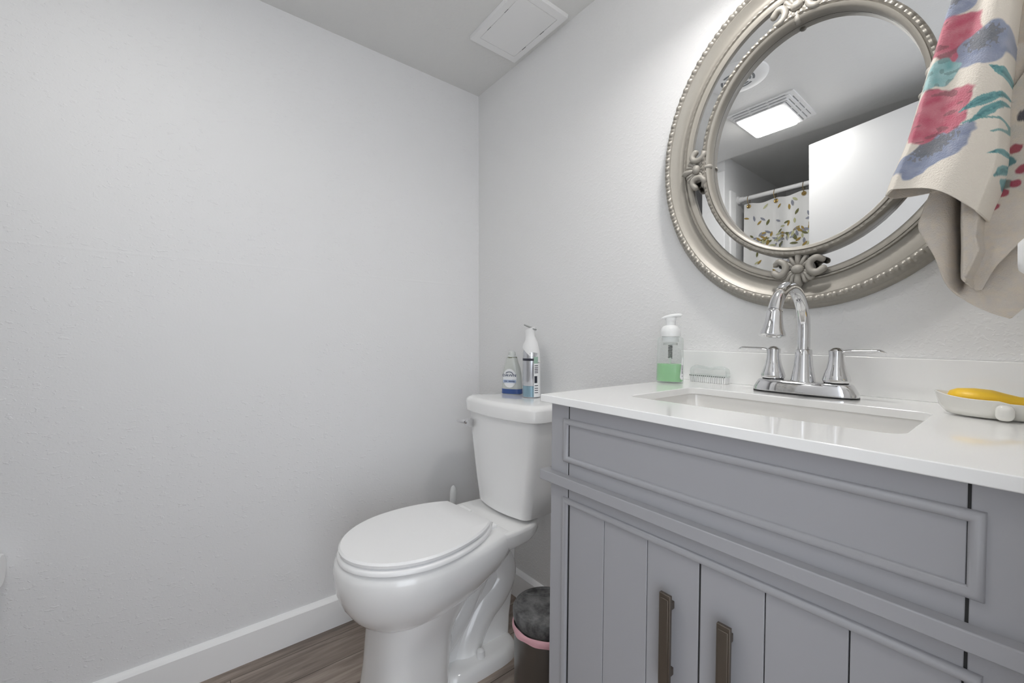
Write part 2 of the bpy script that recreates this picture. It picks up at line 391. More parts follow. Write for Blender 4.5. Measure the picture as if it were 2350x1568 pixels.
# bowl with pedestal; the seat has slid a little round on its hinges
def turn(bm, deg, px=0.0, py=-0.33):
    bmesh.ops.rotate(bm, verts=bm.verts, cent=(px, py, 0), matrix=Matrix.Rotation(math.radians(deg), 3, 'Z')); return bm
def oval(ins, z, back=-0.300, n=56, LB=0.262):
    """toilet-seat outline, pulled in by ins, squared at the back edge"""
    hw, yc, fr, L = 0.172 - ins, -0.54, 0.206 - ins, LB - ins * 0.6
    out = []; m = n // 2
    for i in range(m + 1):
        a = PI * i / m; out.append((hw * math.cos(a), yc - fr * math.sin(a), z))      # right, round the front, left
    yb = back - ins * 0.6; k = 9
    for i in range(1, k + 1):
        y = yc + (yb - yc) * i / k; out.append((-hw * math.sqrt(max(0, 1 - ((y - yc) / L) ** 2)), y, z))
    for i in range(k, 0, -1):
        y = yc + (yb - yc) * i / k; out.append((hw * math.sqrt(max(0, 1 - ((y - yc) / L) ** 2)), y, z))
    return out
bm = B()
rings = [oval(0.004, 0.447, -0.29, LB=.40), oval(-0.006, 0.441, -0.285, LB=.42), oval(-0.010, 0.425, -0.28, LB=.42), oval(-0.010, 0.400, -0.28, LB=.42), oval(-0.004, 0.365, -0.285, LB=.37), oval(0.010, 0.330, -0.30, LB=.33),
         oval(0.030, 0.300, -0.32, LB=.29), oval(0.053, 0.276, -0.345), oval(0.078, 0.257, -0.37), oval(0.100, 0.246, -0.40)]
loft(bm, rings)
obj('bowl', turn(bm, 4, 0, -0.30), M['porcelain'], t, angle=75)
bm = B()
def col(hw, yf, yb, z, e=3.2): return superell(-0.012, (yf + yb) / 2, hw + 0.013, (yb - yf) / 2, z, e, 48)
loft(bm, [col(0.150, -0.640, -0.345, 0.33, 2.4), col(0.128, -0.648, -0.385, 0.275, 2.6), col(0.108, -0.652, -0.418, 0.225, 2.9), col(0.101, -0.655, -0.437, 0.18), col(0.101, -0.662, -0.447, 0.10), col(0.106, -0.672, -0.452, 0.03), col(0.108, -0.675, -0.452, 0.0)])
obj('pedestal', turn(bm, 4, 0, -0.30), M['porcelain'], t, angle=60)
# deck joining bowl to tank
bm = B()
def deck(z, s, dz):
    return [(-0.130 * s, -0.45, z), (-0.150 * s, -0.36, z), (-0.1545 * s, -0.27, z), (-0.149 * s, -0.20, z), (-0.136 * s, -0.165 - dz, z), (-0.105 * s, -0.125 - dz, z), (0.105 * s, -0.125 - dz, z), (0.136 * s, -0.165 - dz, z), (0.149 * s, -0.20, z), (0.1545 * s, -0.27, z), (0.150 * s, -0.36, z), (0.130 * s, -0.45, z)]
loft(bm, [deck(0.385, 0.90, 0.014), deck(0.404, 0.985, 0.002), deck(0.436, 1, 0), deck(0.444, 0.96, 0.005)])
obj('deck', bm, M['porcelain'], t, bevel=0.006, seg=3)
# trapway
bm = B()
tp = smoothpath([(0, -0.44, 0.10), (0, -0.375, 0.165), (0, -0.325, 0.25), (0, -0.275, 0.308), (0, -0.222, 0.295), (0, -0.205, 0.235), (0, -0.235, 0.185), (0, -0.285, 0.150), (0, -0.325, 0.105), (0, -0.350, 0.055), (0, -0.358, 0.01)], 6)
tube(bm, tp, [0.048 + 0.012 * i / len(tp) for i in range(len(tp))], 20, flat=(0.85, 1.0)); obj('trapway', bm, M['porcelain'], t, angle=70)
bm = B()
web = [(-0.46, 0.02), (-0.195, 0.02), (-0.19, 0.10), (-0.175, 0.20), (-0.165, 0.30), (-0.15, 0.41), (-0.30, 0.41), (-0.46, 0.35)]
loft(bm, [[(x, y, z) for y, z in web] for x in (-0.030, 0.030)]); obj('rear_web', bm, M['porcelain'], t, bevel=0.008, seg=3)
bm = B()
loft(bm, [superell(0, -0.33, 0.098, 0.140, 0.0, 4), superell(0, -0.33, 0.099, 0.140, 0.030, 4), superell(0, -0.33, 0.088, 0.130, 0.042, 4), superell(0, -0.33, 0.075, 0.12, 0.045, 4)])
obj('foot', bm, M['porcelain'], t, angle=50)
for s in (-1, 1):
    bm = B(); lathe(bm, [(0.0145, 0.040), (0.0135, 0.052), (0.0115, 0.064), (0.006, 0.068)], 20, (s * 0.066, -0.335)); obj('bolt_cap', bm, M['white_plastic'], t)
# seat and lid
bm = B(); loft(bm, [oval(0.004, 0.450, -0.318), oval(-0.004, 0.453, -0.312), oval(-0.004, 0.460, -0.312), oval(0.001, 0.4645, -0.315)]); obj('seat', turn(bm, 6), M['seat'], t, angle=50)
bm = B(); loft(bm, [oval(0.006, 0.467, -0.338), oval(0.001, 0.470, -0.335), oval(0.0, 0.4775, -0.335), oval(0.005, 0.4825, -0.339), oval(0.05, 0.4835, -0.38)]); obj('seat_lid', turn(bm, 6), M['seat'], t, angle=35)
for s in (-1, 1):
    bm = B(); box(bm, s * 0.072 - 0.030, s * 0.072 + 0.030, -0.325, -0.296, 0.443, 0.4585); obj('hinge', bm, M['seat'], t, bevel=0.004, seg=3)
# tank
def tankring(hx, yf, yb, z, bow=0.014, r=0.03, n=10):
    P = []
    k = 8
    for i in range(n + 1):       # bowed front left to right
        u = -1 + 2 * i / n; P.append((u * (hx - r), yf - bow * (1 - u * u), z))
    for i in range(1, k): a = -PI / 2 + PI / 2 * i / k; P.append((hx - r + r * math.cos(a), yf + r + r * math.sin(a), z))
    P.append((hx, yf + r, z)); P.append((hx, yb - 0.015, z))
    P.append((hx - 0.015, yb, z)); P.append((-hx + 0.015, yb, z)); P.append((-hx, yb - 0.015, z)); P.append((-hx, yf + r, z))
    for i in range(1, k): a = PI + PI / 2 * i / k; P.append((-hx + r + r * math.cos(a), yf + r + r * math.sin(a), z))
    return [(x + 0.01, y, zz) for x, y, zz in P]
bm = B(); loft(bm, [tankring(0.118, -0.205, -0.09, 0.449), tankring(0.134, -0.222, -0.075, 0.458), tankring(0.150, -0.226, -0.065, 0.54), tankring(0.172, -0.230, -0.05, 0.68), tankring(0.188, -0.232, -0.04, 0.775)]); obj('tank', bm, M['porcelain'], t, angle=50)
bm = B(); loft(bm, [tankring(hx, yf, yb, z, 0.016, 0.055, 14) for hx, yf, yb, z in ((0.196, -0.240, -0.012, 0.7745), (0.203, -0.247, -0.006, 0.778), (0.205, -0.249, -0.004, 0.812), (0.203, -0.246, -0.004, 0.819), (0.197, -0.240, -0.006, 0.8255), (0.187, -0.230, -0.012, 0.8287), (0.10, -0.15, -0.05, 0.8292))]); obj('tank_lid', bm, M['porcelain'], t, angle=50)
bm = B(); box(bm, -0.152, -0.128, -0.258, -0.232, 0.718, 0.745); tube(bm, [(-0.139, -0.252, 0.735), (-0.16, -0.262, 0.736), (-0.185, -0.263, 0.734), (-0.206, -0.258, 0.733)], [0.009, 0.007, 0.006, 0.002], 10)
fl = obj('flush_lever', bm, M['chrome'], t, bevel=0.003); fl['label'] = 'chrome flush lever'

# ================================================================ THINGS ON THE TANK
t = thing('dish_soap_bottle', 'clear squeeze bottle with blue base on toilet tank lid', 'bottle', (0.351, -0.085, 0.8292), (0, 0, 0.45)); t.scale = (1.42, 1.30, 1.04)
bm = B()
loft(bm, [superell(0, 0, 0.028 * s, 0.017 * s2, z, 2.6, 28) for s, s2, z in ((0.93, .9, 0.0), (1.0, 1, 0.004), (1.0, 1, 0.03), (0.94, 1, 0.055), (0.90, 1, 0.075), (0.78, .95, 0.095), (0.58, .85, 0.115), (0.50, .8, 0.128), (0.46, .75, 0.132))]); obj('bottle', bm, M['dish_soap'], t, angle=60)
bm = B(); loft(bm, [superell(0, 0, 0.0286, 0.0176, z, 2.6, 28) for z in (0.002, 0.019)], cap0=False, cap1=False); obj('base_band', bm, M['print_blue'], t)
bm = B(); lathe(bm, [(0.0125, 0.131), (0.0125, 0.137), (0.010, 0.139), (0.010, 0.150), (0.006, 0.156)], 20); obj('cap', bm, M['label_clear'], t)
bm = B(); lathe(bm, [(0.0135, 0.1305), (0.0135, 0.133)], 20); obj('neck_ring', bm, M['leaf_d'], t)
def oval_label(bm, cx, cz, hx, hz, hw, dep, off, n=24, e=2.6):
    """A flat oval laid on the front of an oval bottle."""
    def yy(x, o): return -(dep + o) * max(0.0, 1 - abs(x / (hw + o)) ** e) ** (1 / e)
    vs = [bm.verts.new((cx + hx * math.cos(2 * PI * i / n), yy(cx + hx * math.cos(2 * PI * i / n), off), cz + hz * math.sin(2 * PI * i / n))) for i in range(n)]
    c = [bm.verts.new((cx + hx * k, yy(cx + hx * k, off), cz)) for k in (0,)][0]
    for i in range(n): bm.faces.new((vs[i], vs[(i + 1) % n], c))
bm = B(); oval_label(bm, 0, 0.058, 0.020, 0.034, 0.028, 0.017, 0.0012); lb = obj('label', bm, M['label_white'], t)
bm = text_bm('DAWN', 0.0125)
bmesh.ops.rotate(bm, verts=bm.verts, matrix=Matrix.Rotation(PI / 2, 3, 'X'))
for v in bm.verts: v.co.y = -0.0188 + v.co.y; v.co.z += 0.068
obj('lettering', bm, M['print_navy'], lb, smooth=False)
bm = B(); box(bm, -0.018, 0.019, -0.0189, -0.0175, 0.042, 0.052); obj('label_band', bm, M['label_pale'], lb)
bm = B(); arc = [(0.012 * math.cos(a), -0.0190, 0.068 + 0.013 * math.sin(a)) for a in [0.5 + i * 0.25 for i in range(9)]]; tube(bm, arc, 0.0010, 6); obj('label_arc', bm, M['print_navy'], lb)
bm = text_bm('2X', 0.008)
bmesh.ops.rotate(bm, verts=bm.verts, matrix=Matrix.Rotation(PI / 2, 3, 'X'))
for v in bm.verts: v.co.y += -0.0191; v.co.z += 0.047; v.co.x -= 0.010
for i in range(2): box(bm, -0.002, 0.016, -0.0193, -0.0189, 0.0448 + 0.003 * i, 0.0462 + 0.003 * i)
obj('lettering', bm, M['print_navy'], lb, smooth=False)

t = thing('air_freshener', 'silver spray can with white trigger cap on toilet tank lid', 'spray can', (0.468, -0.090, 0.8292), (0, 0, 0.50)); t.scale = (1.25, 1.25, 1.16)
bm = B(); lathe(bm, [(0.0225, 0.0), (0.0245, 0.003), (0.0245, 0.118), (0.0235, 0.135), (0.021, 0.15), (0.018, 0.165)], 36); obj('can', bm, M['can_silver'], t, angle=60)
bm = B(); lathe(bm, [(0.0248, 0.003), (0.0248, 0.036)], 36, cap0=False, cap1=False); obj('base_band', bm, M['can_blue'], t)
def arcband(bm, r, a0, a1, z0, z1, n=14):
    lo = [bm.verts.new((r * math.cos(a0 + (a1 - a0) * i / n), r * math.sin(a0 + (a1 - a0) * i / n), z0)) for i in range(n + 1)]
    hi = [bm.verts.new((v.co.x, v.co.y, z1)) for v in lo]
    for i in range(n): bm.faces.new((lo[i], lo[i + 1], hi[i + 1], hi[i]))
bm = B(); arcband(bm, 0.0249, -3.1, -0.75, 0.112, 0.119); obj('dark_band', bm, M['print_dark'], t)
bm = B(); arcband(bm, 0.0250, -0.95, 0.3, 0.003, 0.105); lb = obj('label', bm, M['label_white'], t)
bm = B(); arcband(bm, 0.0252, -0.88, -0.52, 0.045, 0.066, 6)
for z in (0.015, 0.022, 0.028, 0.036, 0.075, 0.080, 0.085, 0.090, 0.096): arcband(bm, 0.0252, -0.86, -0.4, z, z + 0.0022, 6)
obj('label_print', bm, M['print_dark'], lb)
bm = B(); arcband(bm, 0.02515, -0.95, -0.4, 0.104, 0.124, 8); obj('label_badge', bm, M['sage'], lb)
# cap: slanted skirt, waist and trigger plate
bm = B(); rings = []
for j, (r, z, sl) in enumerate(((0.0255, 0.130, 0.024), (0.0235, 0.150, 0.012), (0.0175, 0.172, 0.003), (0.0135, 0.188, 0.0), (0.0145, 0.200, -0.004), (0.016, 0.209, -0.007))):
    ring = []
    for i in range(28):
        a = 2 * PI * i / 28; x = r * math.cos(a); y = r * math.sin(a) * 0.95
        ring.append((x - 0.004 * (j > 2), y, z - sl * (x / r if r else 0)))
    rings.append(ring)
loft(bm, rings); obj('trigger_cap', bm, M['white_plastic'], t, angle=60)
bm = B(); loft(bm, [superell(0, 0, 0.0205, 0.012, z, 2, 24) for z in (0, 0.003)]); bmesh.ops.rotate(bm, verts=bm.verts, matrix=Matrix.Rotation(0.42, 3, 'Y')); bmesh.ops.translate(bm, verts=bm.verts, vec=(-0.004, 0, 0.2125)); obj('trigger_plate', bm, M['grey_plastic'], t)

# toilet brush
t = thing('toilet_brush', 'white toilet brush standing between toilet and left wall', 'toilet brush', (0.110, -0.200, 0))
bm = B(); lathe(bm, [(0.045, 0), (0.048, 0.01), (0.042, 0.14), (0.044, 0.145), (0.038, 0.145), (0.036, 0.02)], 24, cap1=False); obj('holder', bm, M['white_plastic'], t)
bm = B(); lathe(bm, [(0.008, 0.03), (0.008, 0.30), (0.011, 0.34), (0.0145, 0.38), (0.0135, 0.415), (0.009, 0.435), (0.003, 0.441)], 20); obj('handle', bm, M['frost_plastic'], t)

# trash can
t = thing('trash_can', 'small round steel trash can with black lid and pink bag', 'trash can', (0.740, -0.276, 0))
bm = B(); lathe(bm, [(0.086, 0.0), (0.088, 0.004), (0.088, 0.262)], 48); obj('body', bm, M['steel'], t)
bm = B(); rg = []
for j, z in enumerate((0.260, 0.256, 0.247, 0.2415, 0.2422)):
    rg.append([((0.0895 + (0.003 if 0 < j < 4 else 0) + 0.0009 * math.sin(i * 0.8 + j)) * math.cos(2 * PI * i / 72), (0.0895 + (0.003 if 0 < j < 4 else 0) + 0.0009 * math.sin(i * 0.8 + j)) * math.sin(2 * PI * i / 72), z + (0.0016 * math.sin(i * 0.35) + 0.0009 * math.sin(i * 0.93) if j > 1 else 0)) for i in range(72)])
loft(bm, rg, True, False, False); obj('bag_liner', bm, M['pink'], t, angle=70)['label'] = 'pink bag edge'
bm = B(); lathe(bm, [(0.086, 0.255), (0.087, 0.272), (0.091, 0.273), (0.0915, 0.290), (0.088, 0.297), (0.080, 0.2985), (0.078, 0.296), (0.0, 0.299)][:-1] + [(0.03, 0.299), (0.002, 0.2995)], 56); ld = obj('lid', bm, M['black_lid'], t, angle=30)
bm = B(); tube(bm, [(-0.074, -0.012, 0.2975), (-0.04, 0.018, 0.2985), (-0.02, 0.064, 0.298)], 0.0014, 6); obj('lid_ridge', bm, M['black_lid'], ld)

# ================================================================ VANITY (leans about one degree)
TILT = math.radians(1.056)
VR = Matrix.Rotation(TILT, 3, 'Y'); VO = Vector((0.9768, 0, 0))
def vp(x, y, z): return VO + VR @ Vector((x, y, z))
VROT = (0, TILT, 0)
t = thing('vanity_cabinet', 'grey painted bathroom vanity cabinet with two plank doors', 'vanity cabinet', vp(0, 0, 0), VROT)
YF = -0.507; XL, XR = 0.0115, 0.598
bm = B(); box(bm, XL, XR, -0.485, -0.003, 0.085, 0.70); box(bm, XL, XR, -0.485, -0.44, 0.70, 0.9115)
box(bm, XL, XL + 0.02, -0.49, -0.003, 0.7, 0.9115); box(bm, XR - 0.02, XR, -0.49, -0.003, 0.7, 0.9115); obj('carcass', bm, [M['vanity']], t, smooth=False)
for x0, x1 in ((XL, 0.0558), (0.5532, XR)):
    bm = B(); box(bm, x0, x1, YF, -0.45, 0.018, 0.9122); obj('stile', bm, M['vanity'], t, bevel=0.001)
bm = B(); box(bm, 0.0545, 0.5540, -0.5015, -0.4905, 0.10, 0.9120); box(bm, 0.0556, 0.0584, -0.5063, -0.50, 0.74, 0.9118); box(bm, 0.5508, 0.5534, -0.5063, -0.50, 0.74, 0.9118); box(bm, 0.0556, 0.0592, -0.5050, -0.50, 0.115, 0.731); box(bm, 0.5498, 0.5534, -0.5050, -0.50, 0.115, 0.731); box(bm, 0.0556, 0.5534, -0.5050, -0.50, 0.7287, 0.731); box(bm, 0.3038, 0.3060, -0.5042, -0.50, 0.115, 0.7287); obj('painted_gap_shade', bm, M['dark'], t)  # black backing and near-flush strips, colour standing in for shade in the gaps
bm = B(); box(bm, 0.0582, 0.5510, YF, -0.490, 0.781, 0.9120); obj('false_drawer_front', bm, M['vanity'], t, bevel=0.0008)
bm = B(); box(bm, 0.0582, 0.5510, YF, -0.490, 0.732, 0.765); obj('rail', bm, M['vanity'], t, bevel=0.0008)
def bead(bm, p, q, r=0.0058):
    """half-round moulding with mitred ends, on the front plane"""
    p, q = Vector(p), Vector(q); d_ = (q - p).normalized(); s = Vector((-d_.z, 0, d_.x))
    rings = []
    for e, sg in ((p, -1), (q, 1)):
        rr = []
        for i in range(9):
            a = PI * i / 8
            off = r * math.cos(a)
            rr.append(tuple(e + s * off + Vector((0, -r * math.sin(a) * 0.95, 0)) + d_ * (sg * abs(0) )))
        rings.append(rr)
    return rings
def bead_frame(name, corners, closed, par):
    bm = B(); r = 0.0058; rings = []
    n = len(corners)
    for i, c in enumerate(corners):
        c = Vector(c)
        pv = Vector(corners[i - 1]) if (closed or i > 0) else None
        nx = Vector(corners[(i + 1) % n]) if (closed or i < n - 1) else None
        d0 = (c - pv).normalized() if pv else None; d1 = (nx - c).normalized() if nx else None
        dd = d1 if d0 is None else d0
        s0 = Vector((-dd.z, 0, dd.x))
        if d0 is not None and d1 is not None:
            s1 = Vector((-d1.z, 0, d1.x)); mid = (s0 + s1); mid = mid / (mid.dot(s0))
        else: mid = s0
        rings.append([tuple(c + mid * r * math.cos(PI * k / 8) + Vector((0, -r * math.sin(PI * k / 8), 0))) for k in range(9)])
    if closed: rings.append(rings[0])
    loft(bm, rings, False, False, False); bmesh.ops.remove_doubles(bm, verts=bm.verts, dist=1e-6)
    return obj(name, bm, M['vanity'], par, angle=50)
bead_frame('panel_bead', [(0.0508, YF, 0.8105), (0.5572, YF, 0.8105), (0.5572, YF, 0.8798), (0.0508, YF, 0.8798)], True, t)
bead_frame('door_bead', [(0.0508, YF, 0.10), (0.0508, YF, 0.7338), (0.5572, YF, 0.7338), (0.5572, YF, 0.10)], False, t)
bm = B(); box(bm, -0.004, 0.6135, -0.523, -0.487, 0.7625, 0.7815); box(bm, -0.004, XL + 0.002, -0.50, -0.003, 0.7625, 0.7815); box(bm, XR - 0.002, 0.6135, -0.50, -0.003, 0.7625, 0.7815)
obj('ledge_moulding', bm, M['vanity'], t, bevel=0.0015)
bm = B(); box(bm, 0.0558, 0.5532, -0.50, -0.486, 0.085, 0.112); obj('bottom_rail', bm, M['vanity'], t)
def door(xs, hx):
    bm = B()
    for a, c in xs: box(bm, a, c, -0.505, -0.489, 0.115, 0.7285)
    dr = obj('door', bm, M['vanity'], t, bevel=0.0007)
    bm = B(); z0, z1, y0, y1 = 0.532, 0.670, -0.5250, -0.5185
    box(bm, hx - 0.0086, hx + 0.0086, y0 + 0.0012, y1, z0, z1)
    box(bm, hx - 0.0062, hx + 0.0062, y0, y0 + 0.003, z0 + 0.006, z1 - 0.006)
    for z in (0.5525, 0.6495): box(bm, hx - 0.0045, hx + 0.0045, y1 - 0.001, -0.504, z - 0.0055, z + 0.0055)
    obj('handle', bm, M['bronze'], dr, bevel=0.0006)['label'] = 'dark bronze bar pull'
door([(0.0590, 0.1382), (0.1396, 0.2216), (0.2230, 0.3036)], 0.2635)
door([(0.3062, 0.3858), (0.3872, 0.4678), (0.4692, 0.5500)], 0.3455)

# countertop with cut-out, backsplash
t = thing('countertop', 'white quartz countertop with low backsplash on grey vanity', 'countertop', vp(0, 0, 0), VROT)
SX, SY, SHX, SHY = 0.303, -0.2905, 0.190, 0.1185
bm = B(); n = 24
inner = rrect(SX, SY, SHX, SHY, 0.022, 0, 5); N = len(inner)
def outer_pt(p):
    x, y = p[0] - SX, p[1] - SY
    # push the hole outline out to the slab rectangle along matching sides
    ox = 0.61 - SX if x > 0 else SX; oy = -0.002 - SY if y > 0 else 0.5265 + SY
    cx, cy = SHX - 0.022, SHY - 0.022
    if abs(x) > cx and abs(y) > cy:
        a = math.atan2(abs(y) - cy, abs(x) - cx); 
        if a < PI / 4 - 1e-6: return (SX + math.copysign(ox, x), SY + math.copysign(cy + (oy - cy) * math.tan(a), y))
        return (SX + math.copysign(cx + (ox - cx) / max(math.tan(a), 1e-9), x), SY + math.copysign(oy, y)) if a > PI / 4 + 1e-6 else (SX + math.copysign(ox, x), SY + math.copysign(oy, y))
    if abs(x) > cx: return (SX + math.copysign(ox, x), SY + y)
    return (SX + x, SY + math.copysign(oy, y))
inner = rrect(SX, SY, SHX, SHY, 0.022, 0, 6); N = len(inner)
outer = [outer_pt(p) for p in inner]
ZT, ZB = 0.9265, 0.9125
it = [bm.verts.new((p[0], p[1], ZT)) for p in inner]; ib = [bm.verts.new((p[0], p[1], ZB)) for p in inner]
ot = [bm.verts.new((p[0], p[1], ZT)) for p in outer]; ob = [bm.verts.new((p[0], p[1], ZB)) for p in outer]
for i in range(N):
    j = (i + 1) % N
    for q in ((ot[i], ot[j], it[j], it[i]), (it[i], it[j], ib[j], ib[i]), (ib[i], ib[j], ob[j], ob[i]), (ob[i], ob[j], ot[j], ot[i])): bm.faces.new(q)
bmesh.ops.remove_doubles(bm, verts=bm.verts, dist=1e-6)
obj('slab', bm, M['quartz'], t, angle=35, bevel=0.0012, seg=2)
bm = B(); box(bm, 0.0, 0.61, -0.021, -0.002, ZT, 1.003); obj('backsplash', bm, M['quartz'], t, bevel=0.0012)
t = thing('sink', 'white rectangular basin set under the white countertop', 'sink', vp(0, 0, 0), VROT)
bm = B(); loft(bm, [rrect(SX, SY, SHX + 0.004 - k, SHY + 0.004 - k, r, z, 6) for k, r, z in ((0, .026, 0.912), (0.004, .028, 0.88), (0.012, .034, 0.82), (0.024, .04, 0.795), (0.05, .05, 0.787), (0.15, .01, 0.784))], cap0=False)
obj('basin', bm, M['basin'], t, angle=60)
bm = B(); lathe(bm, [(0.024, 0.785), (0.022, 0.788), (0.008, 0.786)], 24, (SX, SY)); obj('drain', bm, M['chrome'], t)

# ---------------------------------------------------------------- faucet
FX, FY = 0.301, -0.097
t = thing('faucet', 'chrome two handle faucet with high arc spout behind sink', 'faucet', vp(FX, FY, ZT + 0.0004), VROT)
bm = B(); loft(bm, [superell(0, 0, hx, hy, z, e, 48) for hx, hy, z, e in ((0.0885, 0.029, 0.0, 3), (0.0885, 0.029, 0.003, 3))]); obj('gasket', bm, M['rubber'], t)
bm = B(); loft(bm, [superell(0, 0, hx, hy, z, e, 48) for hx, hy, z, e in ((0.0885, 0.029, 0.0028, 3), (0.0885, 0.029, 0.008, 3), (0.083, 0.0265, 0.018, 3.2), (0.079, 0.025, 0.0245, 3.4), (0.076, 0.0235, 0.0262, 3.4), (0.06, 0.015, 0.0268, 3.4))]); obj('base_plate', bm, M['chrome'], t, angle=60)
bm = B(); lathe(bm, [(0.0215, 0.026), (0.0205, 0.030), (0.0165, 0.055), (0.0148, 0.075), (0.0142, 0.088), (0.0125, 0.0895)], 36); obj('spout_collar', bm, M['chrome'], t, angle=50)
bm = B(); R_ = 0.079; zc = 0.127
path = [(0, 0, 0.085), (0, 0, 0.11)] + [(0, -R_ + R_ * math.cos(math.radians(a)), zc + R_ * math.sin(math.radians(a))) for a in range(0, 157, 6)]
tube(bm, path, 0.0108, 24); obj('spout', bm, M['chrome'], t, angle=60)
pe = Vector(path[-1]); dv = (Vector(path[-1]) - Vector(path[-2])).normalized(); dv = (dv + Vector((0, 0.0, -1.6))).normalized()
bm = B(); lathe(bm, [(0.0105, -0.002), (0.0128, 0.0), (0.0128, 0.005), (0.0138, 0.017), (0.0166, 0.032), (0.0203, 0.043), (0.0206, 0.045), (0.0135, 0.0455), (0.0125, 0.0435)], 32)
q = Vector((0, 0, 1)).rotation_difference(dv); bmesh.ops.rotate(bm, verts=bm.verts, matrix=q.to_matrix()); bmesh.ops.translate(bm, verts=bm.verts, vec=pe); obj('spray_head', bm, M['chrome'], t, angle=50)
for s in (-1, 1):
    x = 0.0535 * s
    bm = B(); lathe(bm, [(0.019, 0.0255), (0.019, 0.029)], 28, (x, 0)); obj('handle_gasket', bm, M['rubber'], t)
    bm = B(); lathe(bm, [(0.0205, 0.0285), (0.0222, 0.033), (0.0200, 0.042), (0.0155, 0.056), (0.0130, 0.070), (0.0125, 0.080), (0.0132, 0.088), (0.011, 0.0895), (0.007, 0.093), (0.002, 0.0945)], 36, (x, 0)); hd = obj('handle', bm, M['chrome'], t, angle=50)
    bm = B(); L = [(x + s * 0.004, 0, 0.084), (x + s * 0.02, 0, 0.0875), (x + s * 0.045, 0.001, 0.0885), (x + s * 0.062, 0.001, 0.089), (x + s * 0.071, 0.001, 0.0865)]
    tube(bm, smoothpath(L, 5), [0.0068 - 0.0004 * i / 4 if i < 16 else max(0.0008, 0.0055 - 0.0013 * (i - 15)) for i in range(21)], 14, flat=(1.25, 0.62)); obj('lever', bm, M['chrome'], hd, angle=60)

# ---------------------------------------------------------------- soap dispenser
t = thing('soap_dispenser', 'clear pump bottle of green hand soap at left of sink', 'soap dispenser', vp(0.033, -0.130, ZT + 0.0004), (0, TILT, 0.45)); t.scale = (1, 1, 0.955)
def sring(s, z, e=3.0, s2=None): return superell(0, 0, 0.0315 * s, 0.0225 * (s2 or s), z, e, 40)
bm = B(); loft(bm, [sring(.95, 0.0), sring(1.0, 0.004), sring(1.0, 0.03), sring(.97, 0.06), sring(.95, 0.09), sring(.95, 0.108), sring(.90, 0.114), sring(.72, 0.117)]); obj('bottle', bm, M['clear'], t, angle=60)
bm = B(); loft(bm, [sring(.91, 0.004), sring(.955, 0.007), sring(.955, 0.03), sring(.935, 0.048)]); obj('liquid_soap', bm, M['soap_green'], t, angle=60)
bm = B(); lathe(bm, [(0.019, 0.104), (0.019, 0.117), (0.0235, 0.118), (0.0235, 0.128), (0.0225, 0.136), (0.017, 0.1435), (0.0115, 0.146), (0.0115, 0.160)], 32); obj('pump_collar', bm, M['frost_plastic'], t, angle=50)
bm = B(); lathe(bm, [(0.0125, 0.158), (0.0125, 0.166)], 24)
tube(bm, smoothpath([(-0.022, 0, 0.163), (0, 0, 0.169), (0.018, 0, 0.1715), (0.0245, 0, 0.170)], 5), [0.002, .004, .006, .0068, .0072, .0072, .0072, .007, .007, .007, .0068, .0066, .0064, .006, .0058, .0055], 14, flat=(1.4, 0.75)); obj('pump_head', bm, M['frost_plastic'], t, angle=60)
bm = B(); lathe(bm, [(0.0165, 0.096), (0.0165, 0.101)], 24); obj('pump_seal', bm, M['label_clear'], t)
bm = B(); hel = [(0.0045 * math.cos(a), 0.0045 * math.sin(a), 0.062 + 0.034 * a / (2 * PI * 9)) for a in [i * 2 * PI * 9 / 126 for i in range(127)]]; tube(bm, hel, 0.0010, 6); obj('spring', bm, M['spring'], t)
bm = B(); lathe(bm, [(0.0022, 0.008), (0.0022, 0.096)], 10); obj('dip_tube', bm, M['frost_plastic'], t)
bm = B()
lab = []
for i in range(13):
    u = i / 12; z = 0.010 + 0.058 * u; w = 0.40 * (1 - u) ** 0.8 * min(1, (u + 0.04) * 7) ** 0.5
    lab.append((z, w))
vs = []
def on_side(a, z, o=1.012):
    c, s = math.cos(a), math.sin(a); f = 1.0 if z < 0.03 else 1.0 - 0.03 * (z - 0.03) / 0.03
    return (0.0315 * f * o * math.copysign(abs(c) ** (2 / 3), c), 0.0225 * f * o * math.copysign(abs(s) ** (2 / 3), s), z)
for z, w in lab: vs.append([bm.verts.new(on_side(-0.50 + w * k, z)) for k in (-1, -0.5, 0, 0.5, 1)])
for a, c in zip(vs, vs[1:]):
    for k in range(4): bm.faces.new((a[k], a[k + 1], c[k + 1], c[k]))
lb = obj('label', bm, M['label_white'], t)
bm = B()
for i, z in enumerate((0.018, 0.0245, 0.027, 0.0295, 0.033, 0.0355, 0.038, 0.041, 0.044)):
    q4 = [bm.verts.new(on_side(a, zz, 1.02)) for a, zz in ((-0.62, z), (-0.48, z), (-0.48, z + 0.0016), (-0.62, z + 0.0016))]; bm.faces.new(q4)
obj('label_print', bm, M['print_dark'], lb)

# nail brush
t = thing('nail_brush', 'clear plastic nail brush with white bristles on vanity corner', 'nail brush', vp(0.0875, -0.043, ZT + 0.0004), VROT)
bm = B(); loft(bm, [rrect(0, 0, 0.0475, 0.0145, 0.011, 0.0145, 4), rrect(0, 0, 0.0475, 0.0145, 0.011, 0.019, 4)]); 
tube(bm, smoothpath([(-0.044, 0, 0.018), (-0.043, 0, 0.032), (-0.03, 0, 0.0375), (0, 0, 0.034), (0.03, 0, 0.0375), (0.043, 0, 0.032), (0.044, 0, 0.018)], 5), 0.005, 12, flat=(1.6, 0.8)); obj('handle', bm, M['clear'], t, angle=60)
bm = B()
for i in range(18):
    for j in range(4): 
        x = -0.0425 + 0.005 * i; y = -0.0105 + 0.007 * j; box(bm, x - 0.0018, x + 0.0018, y - 0.0026, y + 0.0026, 0.0, 0.0147)
obj('bristles', bm, M['white_plastic'], t, smooth=False)
bm = B()
